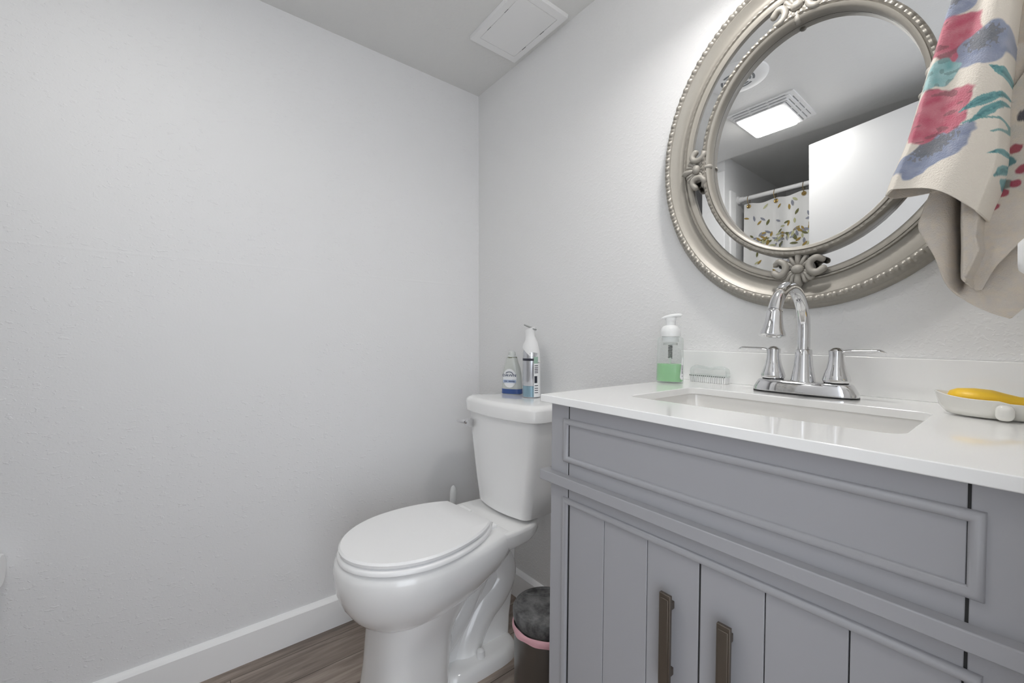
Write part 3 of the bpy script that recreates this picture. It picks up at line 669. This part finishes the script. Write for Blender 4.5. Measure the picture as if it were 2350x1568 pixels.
for i in range(18): box(bm, -0.0425 + 0.005 * i - 0.0011, -0.0425 + 0.005 * i + 0.0011, -0.0142, -0.0135, 0.0148, 0.0172)
obj('tuft_holes', bm, M['spring'], t, smooth=False)

# spoon-rest dish with yellow sponge
t = thing('soap_dish', 'white ceramic boat shaped dish on right of countertop', 'dish', vp(0.557, -0.152, ZT), VROT)
bm = B()
def dring(sx, sy, z, lip=0.0, n=48, off=0):
    out = []
    for i in range(n):
        a = 2 * PI * i / n; c, s = math.cos(a), math.sin(a)
        rx = 0.066 * sx; 
        x = rx * math.copysign(abs(c) ** 0.92, c); w = 0.040 * sy * (1 - 0.22 * math.exp(-((x - 0.012) / 0.012) ** 2))
        y = w * s
        zz = z + lip * (0.010 * max(0, -c) ** 3 + 0.004 * abs(s) * (1 if x < 0 else .2) )
        out.append((x, y, zz))
    return out
loft(bm, [dring(.72, .70, 0.0015), dring(.80, .80, 0.003), dring(.93, .95, 0.014), dring(1.0, 1.0, 0.023, 1), dring(.985, .97, 0.0238, 1), dring(.94, .92, 0.0225, 1), dring(.82, .8, 0.010), dring(.6, .6, 0.007)]); obj('dish_body', bm, M['ceramic'], t, angle=60)
bm = B(); box(bm, -0.003, 0.0145, -0.050, -0.030, 0.002, 0.0235); obj('knob', bm, M['ceramic'], t, bevel=0.007, seg=4)
bm = B()
rg = []
for x, w, h, zc_ in ((-0.053, 0.003, 0.003, 0.021), (-0.050, 0.013, 0.009, 0.0225), (-0.042, 0.020, 0.012, 0.0235), (-0.025, 0.023, 0.013, 0.0240), (-0.008, 0.022, 0.0125, 0.0235), (0.006, 0.015, 0.011, 0.021), (0.018, 0.0105, 0.0095, 0.0195), (0.030, 0.0125, 0.0095, 0.0195), (0.042, 0.0135, 0.0095, 0.0195), (0.050, 0.010, 0.007, 0.0195), (0.053, 0.003, 0.002, 0.0195)):
    rg.append([(x, w * math.cos(2 * PI * i / 24), zc_ + h * math.sin(2 * PI * i / 24)) for i in range(24)])
loft(bm, rg)
o = obj('sponge', bm, M['yellow'], None, angle=80); o.location = vp(0.557, -0.150, ZT + 0.0035); o.rotation_euler = VROT
tag(o, 'yellow waisted sponge lying in white ceramic dish', 'sponge')

# ================================================================ MIRROR
MX, MZ = 1.273, 1.478
t = thing('mirror', 'oval wall mirror in ornate champagne double frame', 'mirror', (MX, 0, MZ))
def ell(a, b_, y, n=128, f=None):
    out = []
    for i in range(n):
        th = 2 * PI * i / n; k = f(i) if f else 0
        out.append(((a + k) * math.cos(th), y, (b_ + k) * math.sin(th)))
    return out
def ring_sweep(bm, prof, a, b_, n=128):
    """prof: list of (offset outward, y, ripple(i)->offset or None)"""
    rings = []
    for off, y, rip in prof:
        rr = []
        for i in range(n):
            th = 2 * PI * i / n; nx, nz = math.cos(th) / a, math.sin(th) / b_; ln = math.hypot(nx, nz); nx /= ln; nz /= ln
            k = rip(i) if rip else 0.0
            rr.append((a * math.cos(th) + nx * off, y - k, b_ * math.sin(th) + nz * off))
        rings.append(rr)
    rings.append(rings[0]); loft(bm, rings, True, False, False)
    bmesh.ops.remove_doubles(bm, verts=bm.verts, dist=1e-6)
bm = B(); loft(bm, [ell(0.262, 0.318, -0.008), ell(0.262, 0.318, -0.012)]); obj('glass', bm, M['mirror'], t, angle=20)
NO = 800
def egg_dart(i, p=8, amp=0.0042):
    u = (i % p) / p
    return amp * (0.9 * math.sin(PI * min(1, u / 0.62)) if u < 0.62 else 0.45 * abs(math.sin(PI * (u - 0.62) / 0.19)) - 0.12 * amp)
bm = B()
ring_sweep(bm, [(0.0, -0.011, None), (0.001, -0.018, None), (0.006, -0.0205, None), (0.013, -0.021, None), (0.0135, -0.0195, None), (0.016, -0.0235, lambda i: 0.0011 * (i % 6 < 3)), (0.0185, -0.0235, lambda i: 0.0011 * (i % 6 < 3)), (0.0205, -0.0195, None),
                (0.026, -0.0175, None), (0.036, -0.0195, None), (0.046, -0.026, None), (0.053, -0.0315, None), (0.0545, -0.0315, None), (0.0560, -0.0330, lambda i: egg_dart(i) * .5), (0.0605, -0.0345, egg_dart), (0.0655, -0.0335, egg_dart), (0.0695, -0.029, lambda i: egg_dart(i) * .6),
                (0.072, -0.022, None), (0.0705, -0.0195, None), (0.0745, -0.016, lambda i: 0.001 * math.sin(i * 1.9)), (0.079, -0.009, lambda i: 0.0012 * math.sin(i * 2.3)), (0.079, -0.001, None), (0.0, -0.001, None)], 0.249, 0.302, NO)
obj('outer_frame', bm, M['silver'], t, angle=38)
bm = B()
ring_sweep(bm, [(0.0, -0.0125, None), (0.0, -0.030, None), (0.003, -0.0345, None), (0.008, -0.0365, None), (0.0095, -0.034, None), (0.0100, -0.0345, None), (0.0122, -0.0372, lambda i: egg_dart(i, 8, .0040)), (0.0162, -0.0372, lambda i: egg_dart(i, 8, .0040)), (0.0198, -0.034, lambda i: egg_dart(i, 8, .0024)), (0.0215, -0.029, None), (0.0215, -0.0125, None)], 0.1935, 0.2405, 528)
for v in bm.verts: v.co.x -= 0.001; v.co.z -= 0.008
obj('inner_frame', bm, M['silver'], t, angle=38)
# four carved shell ornaments bridging the two frames
def ornament_bm():
    bm = B()
    # local: x across, z towards the mirror centre, -y out of the wall
    sphere(bm, (0, -0.013, 0.0), 0.0150, 22, 14, (1, 0.72, 0.80))
    tube(bm, [(0.0195 * math.cos(a), -0.0095, -0.001 + 0.0165 * math.sin(a)) for a in [0.2 + i * (PI - 0.4) / 14 for i in range(15)]], 0.0030, 8)
    def lobe(p, r0, r1, k=6):
        q = smoothpath(p, k); N = len(q); tube(bm, q, [r0 + (r1 - r0) * (i / (N - 1)) ** 0.8 for i in range(N)], 12)
        sphere(bm, tuple(q[-1]), r1 * 0.99, 10, 8)
        if r0 > 0.007: sphere(bm, tuple(q[0]), r0 * 0.99, 10, 8)
    # palmette towards the centre
    for a, L, r in ((0, 0.034, 0.0088), (0.50, 0.034, 0.0060), (-0.50, 0.034, 0.0060), (0.92, 0.034, 0.0054), (-0.92, 0.034, 0.0054)):
        s_, c_ = math.sin(a), math.cos(a)
        lobe([(s_ * 0.012, -0.006, c_ * 0.010), (s_ * 0.022, -0.010, c_ * 0.021), (s_ * L, -0.0085, c_ * L), (s_ * (L + .003), -0.004, c_ * (L + 0.003))], 0.0042, r)
    for sg in (-1, 1):
        # lower fan of ribs
        for a, L, r in ((0.52, 0.037, 0.0056), (0.86, 0.041, 0.0056), (1.18, 0.044, 0.0058)):
            s_, c_ = math.sin(a) * sg, -math.cos(a)
            lobe([(s_ * 0.012, -0.006, c_ * 0.011), (s_ * 0.024, -0.0095, c_ * 0.020 - 0.001), (s_ * L * .85, -0.008, c_ * L * .9 - 0.003), (s_ * L, -0.004, c_ * L + 0.002)], 0.0046, r)
        # big C scrolls at the sides
        lobe([(sg * 0.053, -0.006, 0.020), (sg * 0.043, -0.013, 0.025), (sg * 0.031, -0.014, 0.018), (sg * 0.027, -0.014, 0.004), (sg * 0.032, -0.014, -0.009), (sg * 0.044, -0.013, -0.013), (sg * 0.056, -0.010, -0.005)], 0.0080, 0.0092, 7)
    # pointed drop below the boss
    lobe([(0, -0.006, -0.010), (0, -0.010, -0.020), (0, -0.010, -0.030), (0, -0.006, -0.040)], 0.0060, 0.0100, 6)
    lobe([(0, -0.006, -0.038), (0, -0.005, -0.046), (0, -0.003, -0.053)], 0.009, 0.003, 5)
    # domed back plate that closes the gaps between the ribs
    rings = []
    for k, y in ((0.038, 0.0), (0.036, -0.003), (0.026, -0.006), (0.010, -0.0075)):
        rings.append([(k * math.cos(2 * PI * i / 32), y, -0.003 + k * 0.92 * math.sin(2 * PI * i / 32)) for i in range(32)])
    loft(bm, rings)
    return bm
ob0 = None
for k in range(4):
    th = (-PI / 2, PI, PI / 2, 0)[k]
    rr = (0.2835, 0.2215, 0.2785, 0.2215)[k]
    loc = (rr * math.cos(th) - 0.006, -0.023, rr * math.sin(th) - 0.014)
    if ob0 is None:
        o = ob0 = obj('ornament', ornament_bm(), M['ornament'], t, angle=70)
    else:
        o = ob0.copy(); COL.objects.link(o); o.parent = t
    o.location = loc; o.rotation_euler = (0, -(th + PI / 2), 0); o.scale = (0.80, 0.92, 0.80)

# ================================================================ SHOWER (seen in the mirror)
RY, RZ = -1.83, 1.952
t = thing('shower_rod', 'white shower curtain rod across the tub, seen in mirror', 'curtain rod', (0.365, RY, RZ))
bm = B(); tube(bm, [(0.004, 0, 0), (1.292, 0, 0)], 0.0135, 20); obj('rod', bm, M['white_plastic'], t)
for x0, s in ((0.0, 1), (1.295, -1)):
    bm = B(); tube(bm, [(x0 + s * 0.0005, 0, 0), (x0 + s * 0.012, 0, 0), (x0 + s * 0.014, 0, 0), (x0 + s * 0.04, 0, 0)], [0.026, 0.025, 0.018, 0.0165], 20); obj('end_flange', bm, M['white_plastic'], t)
t = thing('shower_curtain', 'white shower curtain printed with falling leaves, seen in mirror', 'shower curtain', (0, 0, 0))
CX0, CX1, CZT, CZB = 0.405, 1.56, 1.918, 0.16
HK = [0.432 + 0.152 * k for k in range(8)]
def cur_y(x, z):
    u = (x - HK[0]) / 0.152
    a = min(1.0, 0.35 + (CZT - z) * 1.6)
    return RY - 0.004 + 0.022 * a * math.sin(2 * PI * (u - 0.25)) + 0.016 * a * math.sin(2 * PI * (u * 0.53 + 0.3)) + 0.012 * math.sin(3 * u + z * 1.4) * a
def cur_z(x, z):
    u = (x - HK[0]) / 0.152; sag = 0.016 * (1 - math.cos(2 * PI * u)) / 2
    return z - sag * max(0, 1 - (CZT - z) / 0.25)
bm = B(); NXc, NZc = 150, 60
g = [[bm.verts.new((CX0 + (CX1 - CX0) * i / NXc, cur_y(CX0 + (CX1 - CX0) * i / NXc, CZT - (CZT - CZB) * j / NZc), cur_z(CX0 + (CX1 - CX0) * i / NXc, CZT - (CZT - CZB) * j / NZc))) for i in range(NXc + 1)] for j in range(NZc + 1)]
for j in range(NZc):
    for i in range(NXc): bm.faces.new((g[j][i], g[j][i + 1], g[j + 1][i + 1], g[j + 1][i])).material_index = 0
rnd = random.Random(11)
for k in range(7000):
    x = rnd.uniform(CX0 + 0.015, CX1 - 0.015); z = rnd.uniform(CZB, CZT - 0.03)
    d0 = abs(z - 1.665)
    dens = max(0.10 if z > 1.665 else 0.09, math.exp(-(d0 / (0.048)) ** 2) * 0.80) if z > 1.35 else 0.03
    if rnd.random() > dens: continue
    a = rnd.uniform(0, PI); L = rnd.uniform(0.0155, 0.020); w = L * 0.42; mi = rnd.choice((1, 1, 2, 2, 2, 3, 3, 4))
    cs, sn = math.cos(a), math.sin(a); pts = []
    for s in range(10):
        th = 2 * PI * s / 10; lx = L * math.cos(th); lz = w * math.sin(th) * (1 - 0.5 * abs(math.cos(th)))
        px = x + lx * cs - lz * sn; pz = z + lx * sn + lz * cs
        pts.append(bm.verts.new((px, cur_y(px, pz) + 0.0022, cur_z(px, pz))))
    c0 = bm.verts.new((x, cur_y(x, z) + 0.0022, cur_z(x, z)))
    for s in range(10): bm.faces.new((pts[s], pts[(s + 1) % 10], c0)).material_index = mi
me_parts = obj('curtain_cloth', bm, [M['cloth_w'], M['leaf_a'], M['leaf_b'], M['leaf_c'], M['leaf_d']], t, angle=180)
for x in HK:
    bm = B(); z = CZT - 0.020; tube(bm, [(x + 0.009 * math.cos(a), cur_y(x, z) + 0.002, cur_z(x, z) + 0.009 * math.sin(a)) for a in [i * 2 * PI / 16 for i in range(17)]], 0.0042, 8)
    sphere(bm, (x, cur_y(x, z) + 0.003, cur_z(x, z)), 0.006, 10, 6, (1, 0.6, 1)); obj('grommet', bm, M['brass'], t)
ring0 = None
for k, x in enumerate(HK):
    if ring0 is None:
        bm = B(); pts = [(0, 0.019 * math.cos(a), 0.027 * math.sin(a) - 0.014) for a in [i * 2 * PI / 24 for i in range(25)]]; tube(bm, pts, 0.0019, 8)
        ring0 = o = obj('curtain_ring', bm, M['brass'])
    else:
        o = ring0.copy(); COL.objects.link(o)
    o.location = (x, RY, RZ)
    nm = ('first', 'second', 'third', 'fourth', 'fifth', 'sixth', 'seventh', 'eighth')[k]
    tag(o, nm + ' brass curtain ring from the tub wall end of white rod', 'curtain ring', 'brass rings on the shower rod')
bm = B(); NX = 60
gg = [[(0.390 + 0.075 * i / NX, RY - 0.075 + 0.008 * math.sin(i * 0.9), z) for i in range(NX + 1)] for z in (1.905, 0.45)]
R0 = [[bm.verts.new(p) for p in r] for r in gg]
for i in range(NX): bm.faces.new((R0[0][i], R0[0][i + 1], R0[1][i + 1], R0[1][i]))
o = obj('shower_liner', bm, M['liner'], angle=180); tag(o, 'grey shower liner hanging behind leaf print curtain, seen in mirror', 'shower liner')
so = o.modifiers.new('thick', 'SOLIDIFY'); so.thickness = 0.001
t = thing('bathtub', 'white bathtub behind the leaf print shower curtain', 'bathtub', (1.0125, -2.285, 0))
bm = B(); loft(bm, [rrect(0, 0, 0.642, 0.365, 0.01, 0.0), rrect(0, 0, 0.642, 0.365, 0.01, 0.40), rrect(0, 0, 0.640, 0.363, 0.012, 0.412), rrect(0, 0, 0.575, 0.30, 0.08, 0.412), rrect(0, 0, 0.55, 0.27, 0.10, 0.20), rrect(0, 0, 0.45, 0.2, 0.10, 0.12)]); obj('tub_body', bm, M['tub'], t, angle=40)

# ================================================================ TOWEL, RING, FITTING (right edge)
def lerp(a, b_, u): return a + (b_ - a) * u
def interp(tab, u):
    for (a, va), (c, vc) in zip(tab, tab[1:]):
        if u <= c: return lerp(va, vc, (u - a) / (c - a) if c > a else 0)
    return tab[-1][1]
CREAM = (0.80, 0.745, 0.66); ROSE = (0.50, 0.10, 0.16); ROSE2 = (0.62, 0.25, 0.29); BLUE = (0.245, 0.285, 0.40); TEAL = (0.19, 0.41, 0.42); GREY = (0.17, 0.17, 0.16); DTEAL = (0.03, 0.16, 0.18)
def mixc(a, b_, u): return tuple(lerp(p, q, u) for p, q in zip(a, b_))
def hsh(x, y):
    v = math.sin(x * 127.1 + y * 311.7) * 43758.5453; return v - math.floor(v)
def vn(x, y):
    xi, yi = math.floor(x), math.floor(y); fx, fy = x - xi, y - yi; fx = fx * fx * (3 - 2 * fx); fy = fy * fy * (3 - 2 * fy)
    return lerp(lerp(hsh(xi, yi), hsh(xi + 1, yi), fx), lerp(hsh(xi, yi + 1), hsh(xi + 1, yi + 1), fx), fy)
# printed motifs in towel coordinates (x, z metres): (kind, cx, cz, rx, rz, angle)
MOTIF = [('blue', 1.513, 1.500, 0.026, 0.020, 0.5), ('rose', 1.514, 1.452, 0.026, 0.032, -0.4), ('blue', 1.540, 1.425, 0.030, 0.025, 0.35), ('teal', 1.497, 1.408, 0.021, 0.019, 0.4),
         ('blue', 1.490, 1.300, 0.048, 0.022, 0.45), ('rose', 1.492, 1.352, 0.040, 0.036, 0.5), ('leaf', 1.540, 1.352, 0.026, 0.008, 0.35), ('leaf', 1.543, 1.337, 0.024, 0.007, 0.65), ('leaf', 1.556, 1.385, 0.016, 0.007, -0.7),
         ('leaf', 1.556, 1.283, 0.015, 0.005, 0.15), ('leaf', 1.555, 1.262, 0.016, 0.005, 0.9), ('leaf', 1.556, 1.247, 0.012, 0.006, 1.2), ('stem', 1.535, 1.318, 0.026, 0.010, 0.0)]
def towel_print(x, z, sharp=1.0):
    col = CREAM; j = vn(x * 420, z * 420) - 0.5; j2 = vn(x * 150 + 9, z * 150) - 0.5
    for kind, cx, cz, rx, rz, an in MOTIF:
        dx, dz = x - cx, z - cz; c, s = math.cos(an), math.sin(an); lx, lz = dx * c + dz * s, -dx * s + dz * c
        u, v = lx / rx, lz / rz; r = math.hypot(u, v); th = math.atan2(v, u)
        if kind == 'stem':
            if abs(r - 1) < 0.12 and th > -1.2 and th < 2.2: col = mixc(col, (0.12, 0.33, 0.33), 0.85)
            continue
        edge = 1.0 + 0.10 * math.sin(5 * th + cx * 300) + 0.16 * j2
        if kind == 'leaf': edge = 1.0; r = abs(u) ** 1.3 + abs(v) * 1.1 + 0.2 * j
        if r < edge:
            if kind == 'rose':
                k = vn(x * 95 + z * 40, z * 120 - x * 20); cc = mixc(ROSE, ROSE2, k)
                if vn(x * 70 + 4 + z * 30, z * 210) > 0.70: cc = mixc(cc, (0.20, 0.10, 0.11), 0.6)
            elif kind == 'blue':
                cc = mixc(BLUE, (0.36, 0.39, 0.50), vn(x * 120, z * 160))
                if math.hypot(u - 0.1, v - 0.35) < 0.5 + 0.5 * j: cc = mixc(cc, GREY, 0.7)
            elif kind == 'teal':
                cc = mixc(TEAL, (0.42, 0.62, 0.62), vn(x * 140, z * 140))
                if vn(x * 160 + 7, z * 160) > 0.64: cc = mixc(cc, (0.15, 0.24, 0.24), 0.6)
            else: cc = mixc(TEAL, DTEAL, 0.5 + j if abs(v) < 0.35 else 0.1)
            cc = mixc(cc, CREAM, max(0, 0.12 * j))
            a = min(1, (edge - r) / 0.08); col = mixc(col, cc, a)
    return col
def back_print(x, z):
    j = vn(x * 200, z * 200); return mixc((0.66, 0.59, 0.50), (0.60, 0.56, 0.52), j)
def berry_print(x, z):
    col = back_print(x, z)
    for cx, cz, r, cc in ((1.566, 1.292, 0.010, (0.30, 0.02, 0.05)), (1.560, 1.276, 0.010, DTEAL), (1.572, 1.262, 0.009, (0.32, 0.02, 0.06)), (1.557, 1.246, 0.009, (0.16, 0.17, 0.15)), (1.5545, 1.235, 0.0085, (0.33, 0.02, 0.06)), (1.566, 1.245, 0.008, (0.33, 0.02, 0.06)), (1.547, 1.217, 0.008, (0.32, 0.02, 0.06)), (1.574, 1.335, 0.011, (0.02, 0.025, 0.05)), (1.578, 1.42, 0.016, DTEAL)):
        rr_ = 0.74 * r * (0.85 + 0.35 * vn(x * 260, z * 260)); dd_ = math.hypot(x - cx, z - cz)
        if dd_ < rr_: col = mixc(col, cc, 0.9 * min(1, (rr_ - dd_) / 0.0016))
    return col
bm = B(); layer = bm.verts.layers.float_color.new('print')
def sheet(edgeL, edgeR, nu, nv, yfun, prt):
    """cloth panel between two edge curves [(t, (x, z))]"""
    rows = []
    for j in range(nv + 1):
        v = j / nv; xl, zl = interp2(edgeL, v); xr, zr = interp2(edgeR, v); row = []
        for i in range(nu + 1):
            u = i / nu; x = lerp(xl, xr, u); z = lerp(zl, zr, u)
            vt = bm.verts.new((x, yfun(u, v, x, z), z)); vt[layer] = (*prt(x, z), 1); row.append(vt)
        rows.append(row)
    for a, c in zip(rows, rows[1:]):
        for i in range(nu): bm.faces.new((a[i], a[i + 1], c[i + 1], c[i]))
    return rows
def interp2(pts, v):
    n = len(pts) - 1; f = v * n; i = min(int(f), n - 1); u = f - i
    P = [Vector(pts[k]) for k in (max(i - 1, 0), i, i + 1, min(i + 2, n))]
    a, b_, c, d_ = P
    q = 0.5 * ((2 * b_) + (c - a) * u + (2 * a - 5 * b_ + 4 * c - d_) * u * u + (3 * b_ - a - 3 * c + d_) * u ** 3); return q.x, q.y
# front layer: from the ring down to a turned hem
AL = [(1.548, 1.660), (1.528, 1.585), (1.506, 1.516), (1.4891, 1.4505), (1.4752, 1.3929), (1.4608, 1.3333), (1.4459, 1.2918), (1.4362, 1.2600)]
AR = [(1.586, 1.660), (1.579, 1.570), (1.5694, 1.4754), (1.5646, 1.4092), (1.5619, 1.3643), (1.5604, 1.3069), (1.5588, 1.2609), (1.5420, 1.1950)]
def ya(u, v, x, z): return -0.205 - 0.012 * math.sin(PI * u) - 0.006 * math.sin(2 * PI * u * 1.5 + 2 * v) + 0.028 * max(0, 1 - u * 9) ** 1.5 + 0.05 * max(0, (u - 0.90) / 0.10) ** 1.6
rows = []
NU, NV = 230, 340
for j in range(NV + 1):
    v = j / NV; xl, zl = interp2(AL, v); xr, zr = interp2(AR, v); row = []
    for i in range(NU + 1):
        u = i / NU; x = lerp(xl, xr, u); z = lerp(zl, zr, u) + 0.018 * math.sin(PI * u) * v ** 3
        vt = bm.verts.new((x, ya(u, v, x, z), z)); vt[layer] = (*towel_print(x, z), 1); row.append(vt)
    rows.append(row)
for a, c in zip(rows, rows[1:]):
    for i in range(NU): bm.faces.new((a[i], a[i + 1], c[i + 1], c[i]))
# the fold's own back layer, reached round the left edge
J0 = 150; back = []
for j in range(J0, NV + 1):
    e = rows[j][0].co; row = [rows[j][0]]
    for k in range(1, 9):
        a = PI * k / 8; vt = bm.verts.new((e.x + 0.005 * (1 - math.cos(a)) * 0.5 - 0.004 * math.sin(a), e.y + 0.015 * (1 - math.cos(a)), e.z - 0.001 * k / 8)); vt[layer] = (*back_print(e.x, e.z + k * 0.002), 1); row.append(vt)
    for k in range(1, 16):
        vt = bm.verts.new((e.x + 0.005 + 0.006 * k, e.y + 0.030 + 0.004 * math.sin(k * 0.5), e.z - 0.001 - 0.0004 * k)); vt[layer] = (*back_print(e.x + k * 0.006, e.z), 1); row.append(vt)
    back.append(row)
for a, c in zip(back, back[1:]):
    for i in range(len(a) - 1): bm.faces.new((a[i], a[i + 1], c[i + 1], c[i]))
# second layer: hangs lower behind, ending in a point
BL = [(1.500, 1.330), (1.482, 1.2600), (1.4727, 1.2310), (1.4673, 1.2079), (1.4757, 1.1830), (1.4857, 1.1566), (1.4974, 1.1148), (1.5176, 1.0866), (1.5411, 1.0678), (1.5596, 1.0582)]
BR = [(1.600, 1.330), (1.600, 1.290), (1.600, 1.250), (1.600, 1.215), (1.600, 1.18), (1.600, 1.160), (1.598, 1.132), (1.592, 1.105), (1.578, 1.080), (1.5620, 1.0590)]
sheet(BL, BR, 60, 60, lambda u, v, x, z: -0.143 - 0.010 * math.sin(PI * min(1, max(0, (x - 1.466) / 0.045))) + 0.045 * math.exp(-((x - 1.5125) / 0.0065) ** 2) * min(1, max(0, (z - 1.095) / 0.03)), back_print)
# middle fold: a tongue with a wavy lip, running into the right-hand layer
FL_ = [(1.5120, 1.300), (1.5135, 1.235), (1.5135, 1.200), (1.5130, 1.160), (1.5130, 1.130), (1.5165, 1.1165), (1.5290, 1.1000)]
FR_ = [(1.590, 1.420), (1.592, 1.330), (1.592, 1.260), (1.592, 1.195), (1.570, 1.163), (1.548, 1.131), (1.5350, 1.1010)]
LIP = [(1.09, 1.522), (1.118, 1.5200), (1.135, 1.5265), (1.155, 1.5325), (1.175, 1.5297), (1.195, 1.5315), (1.22, 1.5365), (1.26, 1.541), (1.45, 1.545)]
def tongue_y(u, v, x, z):
    xe = interp(LIP, z); d_ = x - xe
    y = -0.176 if d_ < 0 else -0.176 + 0.020 * min(1, d_ / 0.005) ** 0.5 - 0.006 * min(1, max(0, d_ - 0.01) / 0.03)
    y += -0.004 * math.exp(-(d_ / 0.0025) ** 2)
    rise = min(1, max(0, (x - 1.5125) / 0.006)); return lerp(-0.115, y, rise ** 0.6) - 0.003 * math.sin(90 * z)
sheet(FL_, FR_, 200, 200, tongue_y, berry_print)
# right layer behind the front fold, up to the ring
RL = [(1.560, 1.650), (1.560, 1.56), (1.555, 1.47), (1.548, 1.38), (1.548, 1.30)]
RR = [(1.600, 1.650), (1.606, 1.56), (1.612, 1.47), (1.612, 1.38), (1.606, 1.30)]
sheet(RL, RR, 80, 220, lambda u, v, x, z: -0.150 + 0.012 * math.sin(5 * u), berry_print)
o = obj('towel', bm, M['towel'], None, angle=180); tag(o, 'cream hand towel with rose print hanging beside mirror', 'towel')
so = o.modifiers.new('thick', 'SOLIDIFY'); so.thickness = 0.0028; so.offset = 0
t = thing('towel_hook', 'chrome wall hook holding up the rose print towel', 'towel hook', (1.66, -0.175, 1.68))
bm = B(); tube(bm, [(0, 0, 0), (-0.010, 0, 0)], 0.026, 24); obj('wall_plate', bm, M['chrome'], t)
bm = B(); tube(bm, smoothpath([(-0.008, 0, 0), (-0.05, 0, -0.006), (-0.098, 0, -0.020), (-0.115, 0, -0.005), (-0.116, 0, 0.012)], 5), 0.006, 12); obj('hook', bm, M['chrome'], t)
t = thing('wall_fitting', 'white rounded plastic fitting at right edge before the towel', 'fitting', (1.66, -0.30, 1.124))
bm = B(); loft(bm, [rrect(0, 0, 0.022, 0.034, 0.010, z, 5) for z in (0, 0)][:1] + [rrect(0, 0, 0.022, 0.034, 0.010, z, 5) for z in (0.05,)] + [rrect(0, 0, 0.020, 0.031, 0.010, 0.084, 5), rrect(0, 0, 0.014, 0.024, 0.010, 0.090, 5)])
bmesh.ops.rotate(bm, verts=bm.verts, matrix=Matrix.Rotation(-PI / 2, 3, 'Y')); obj('fitting_body', bm, M['white_plastic'], t, angle=50, bevel=0.004, seg=4)

# toilet paper roll at the photo's left edge
t = thing('paper_roll', 'white paper roll on wall holder at lower left edge', 'paper roll', (0.0, -1.452, 0.480))
bm = B(); tube(bm, [(0.045, 0.050, 0), (0.045, -0.055, 0)], 0.040, 32); obj('roll', bm, M['paper'], t, bevel=0.004)
bm = B(); box(bm, 0.0, 0.012, -0.075, -0.060, -0.02, 0.02); tube(bm, [(0.004, -0.066, 0), (0.045, -0.066, 0), (0.045, -0.05, 0)], 0.006, 10); obj('holder', bm, M['chrome'], t)
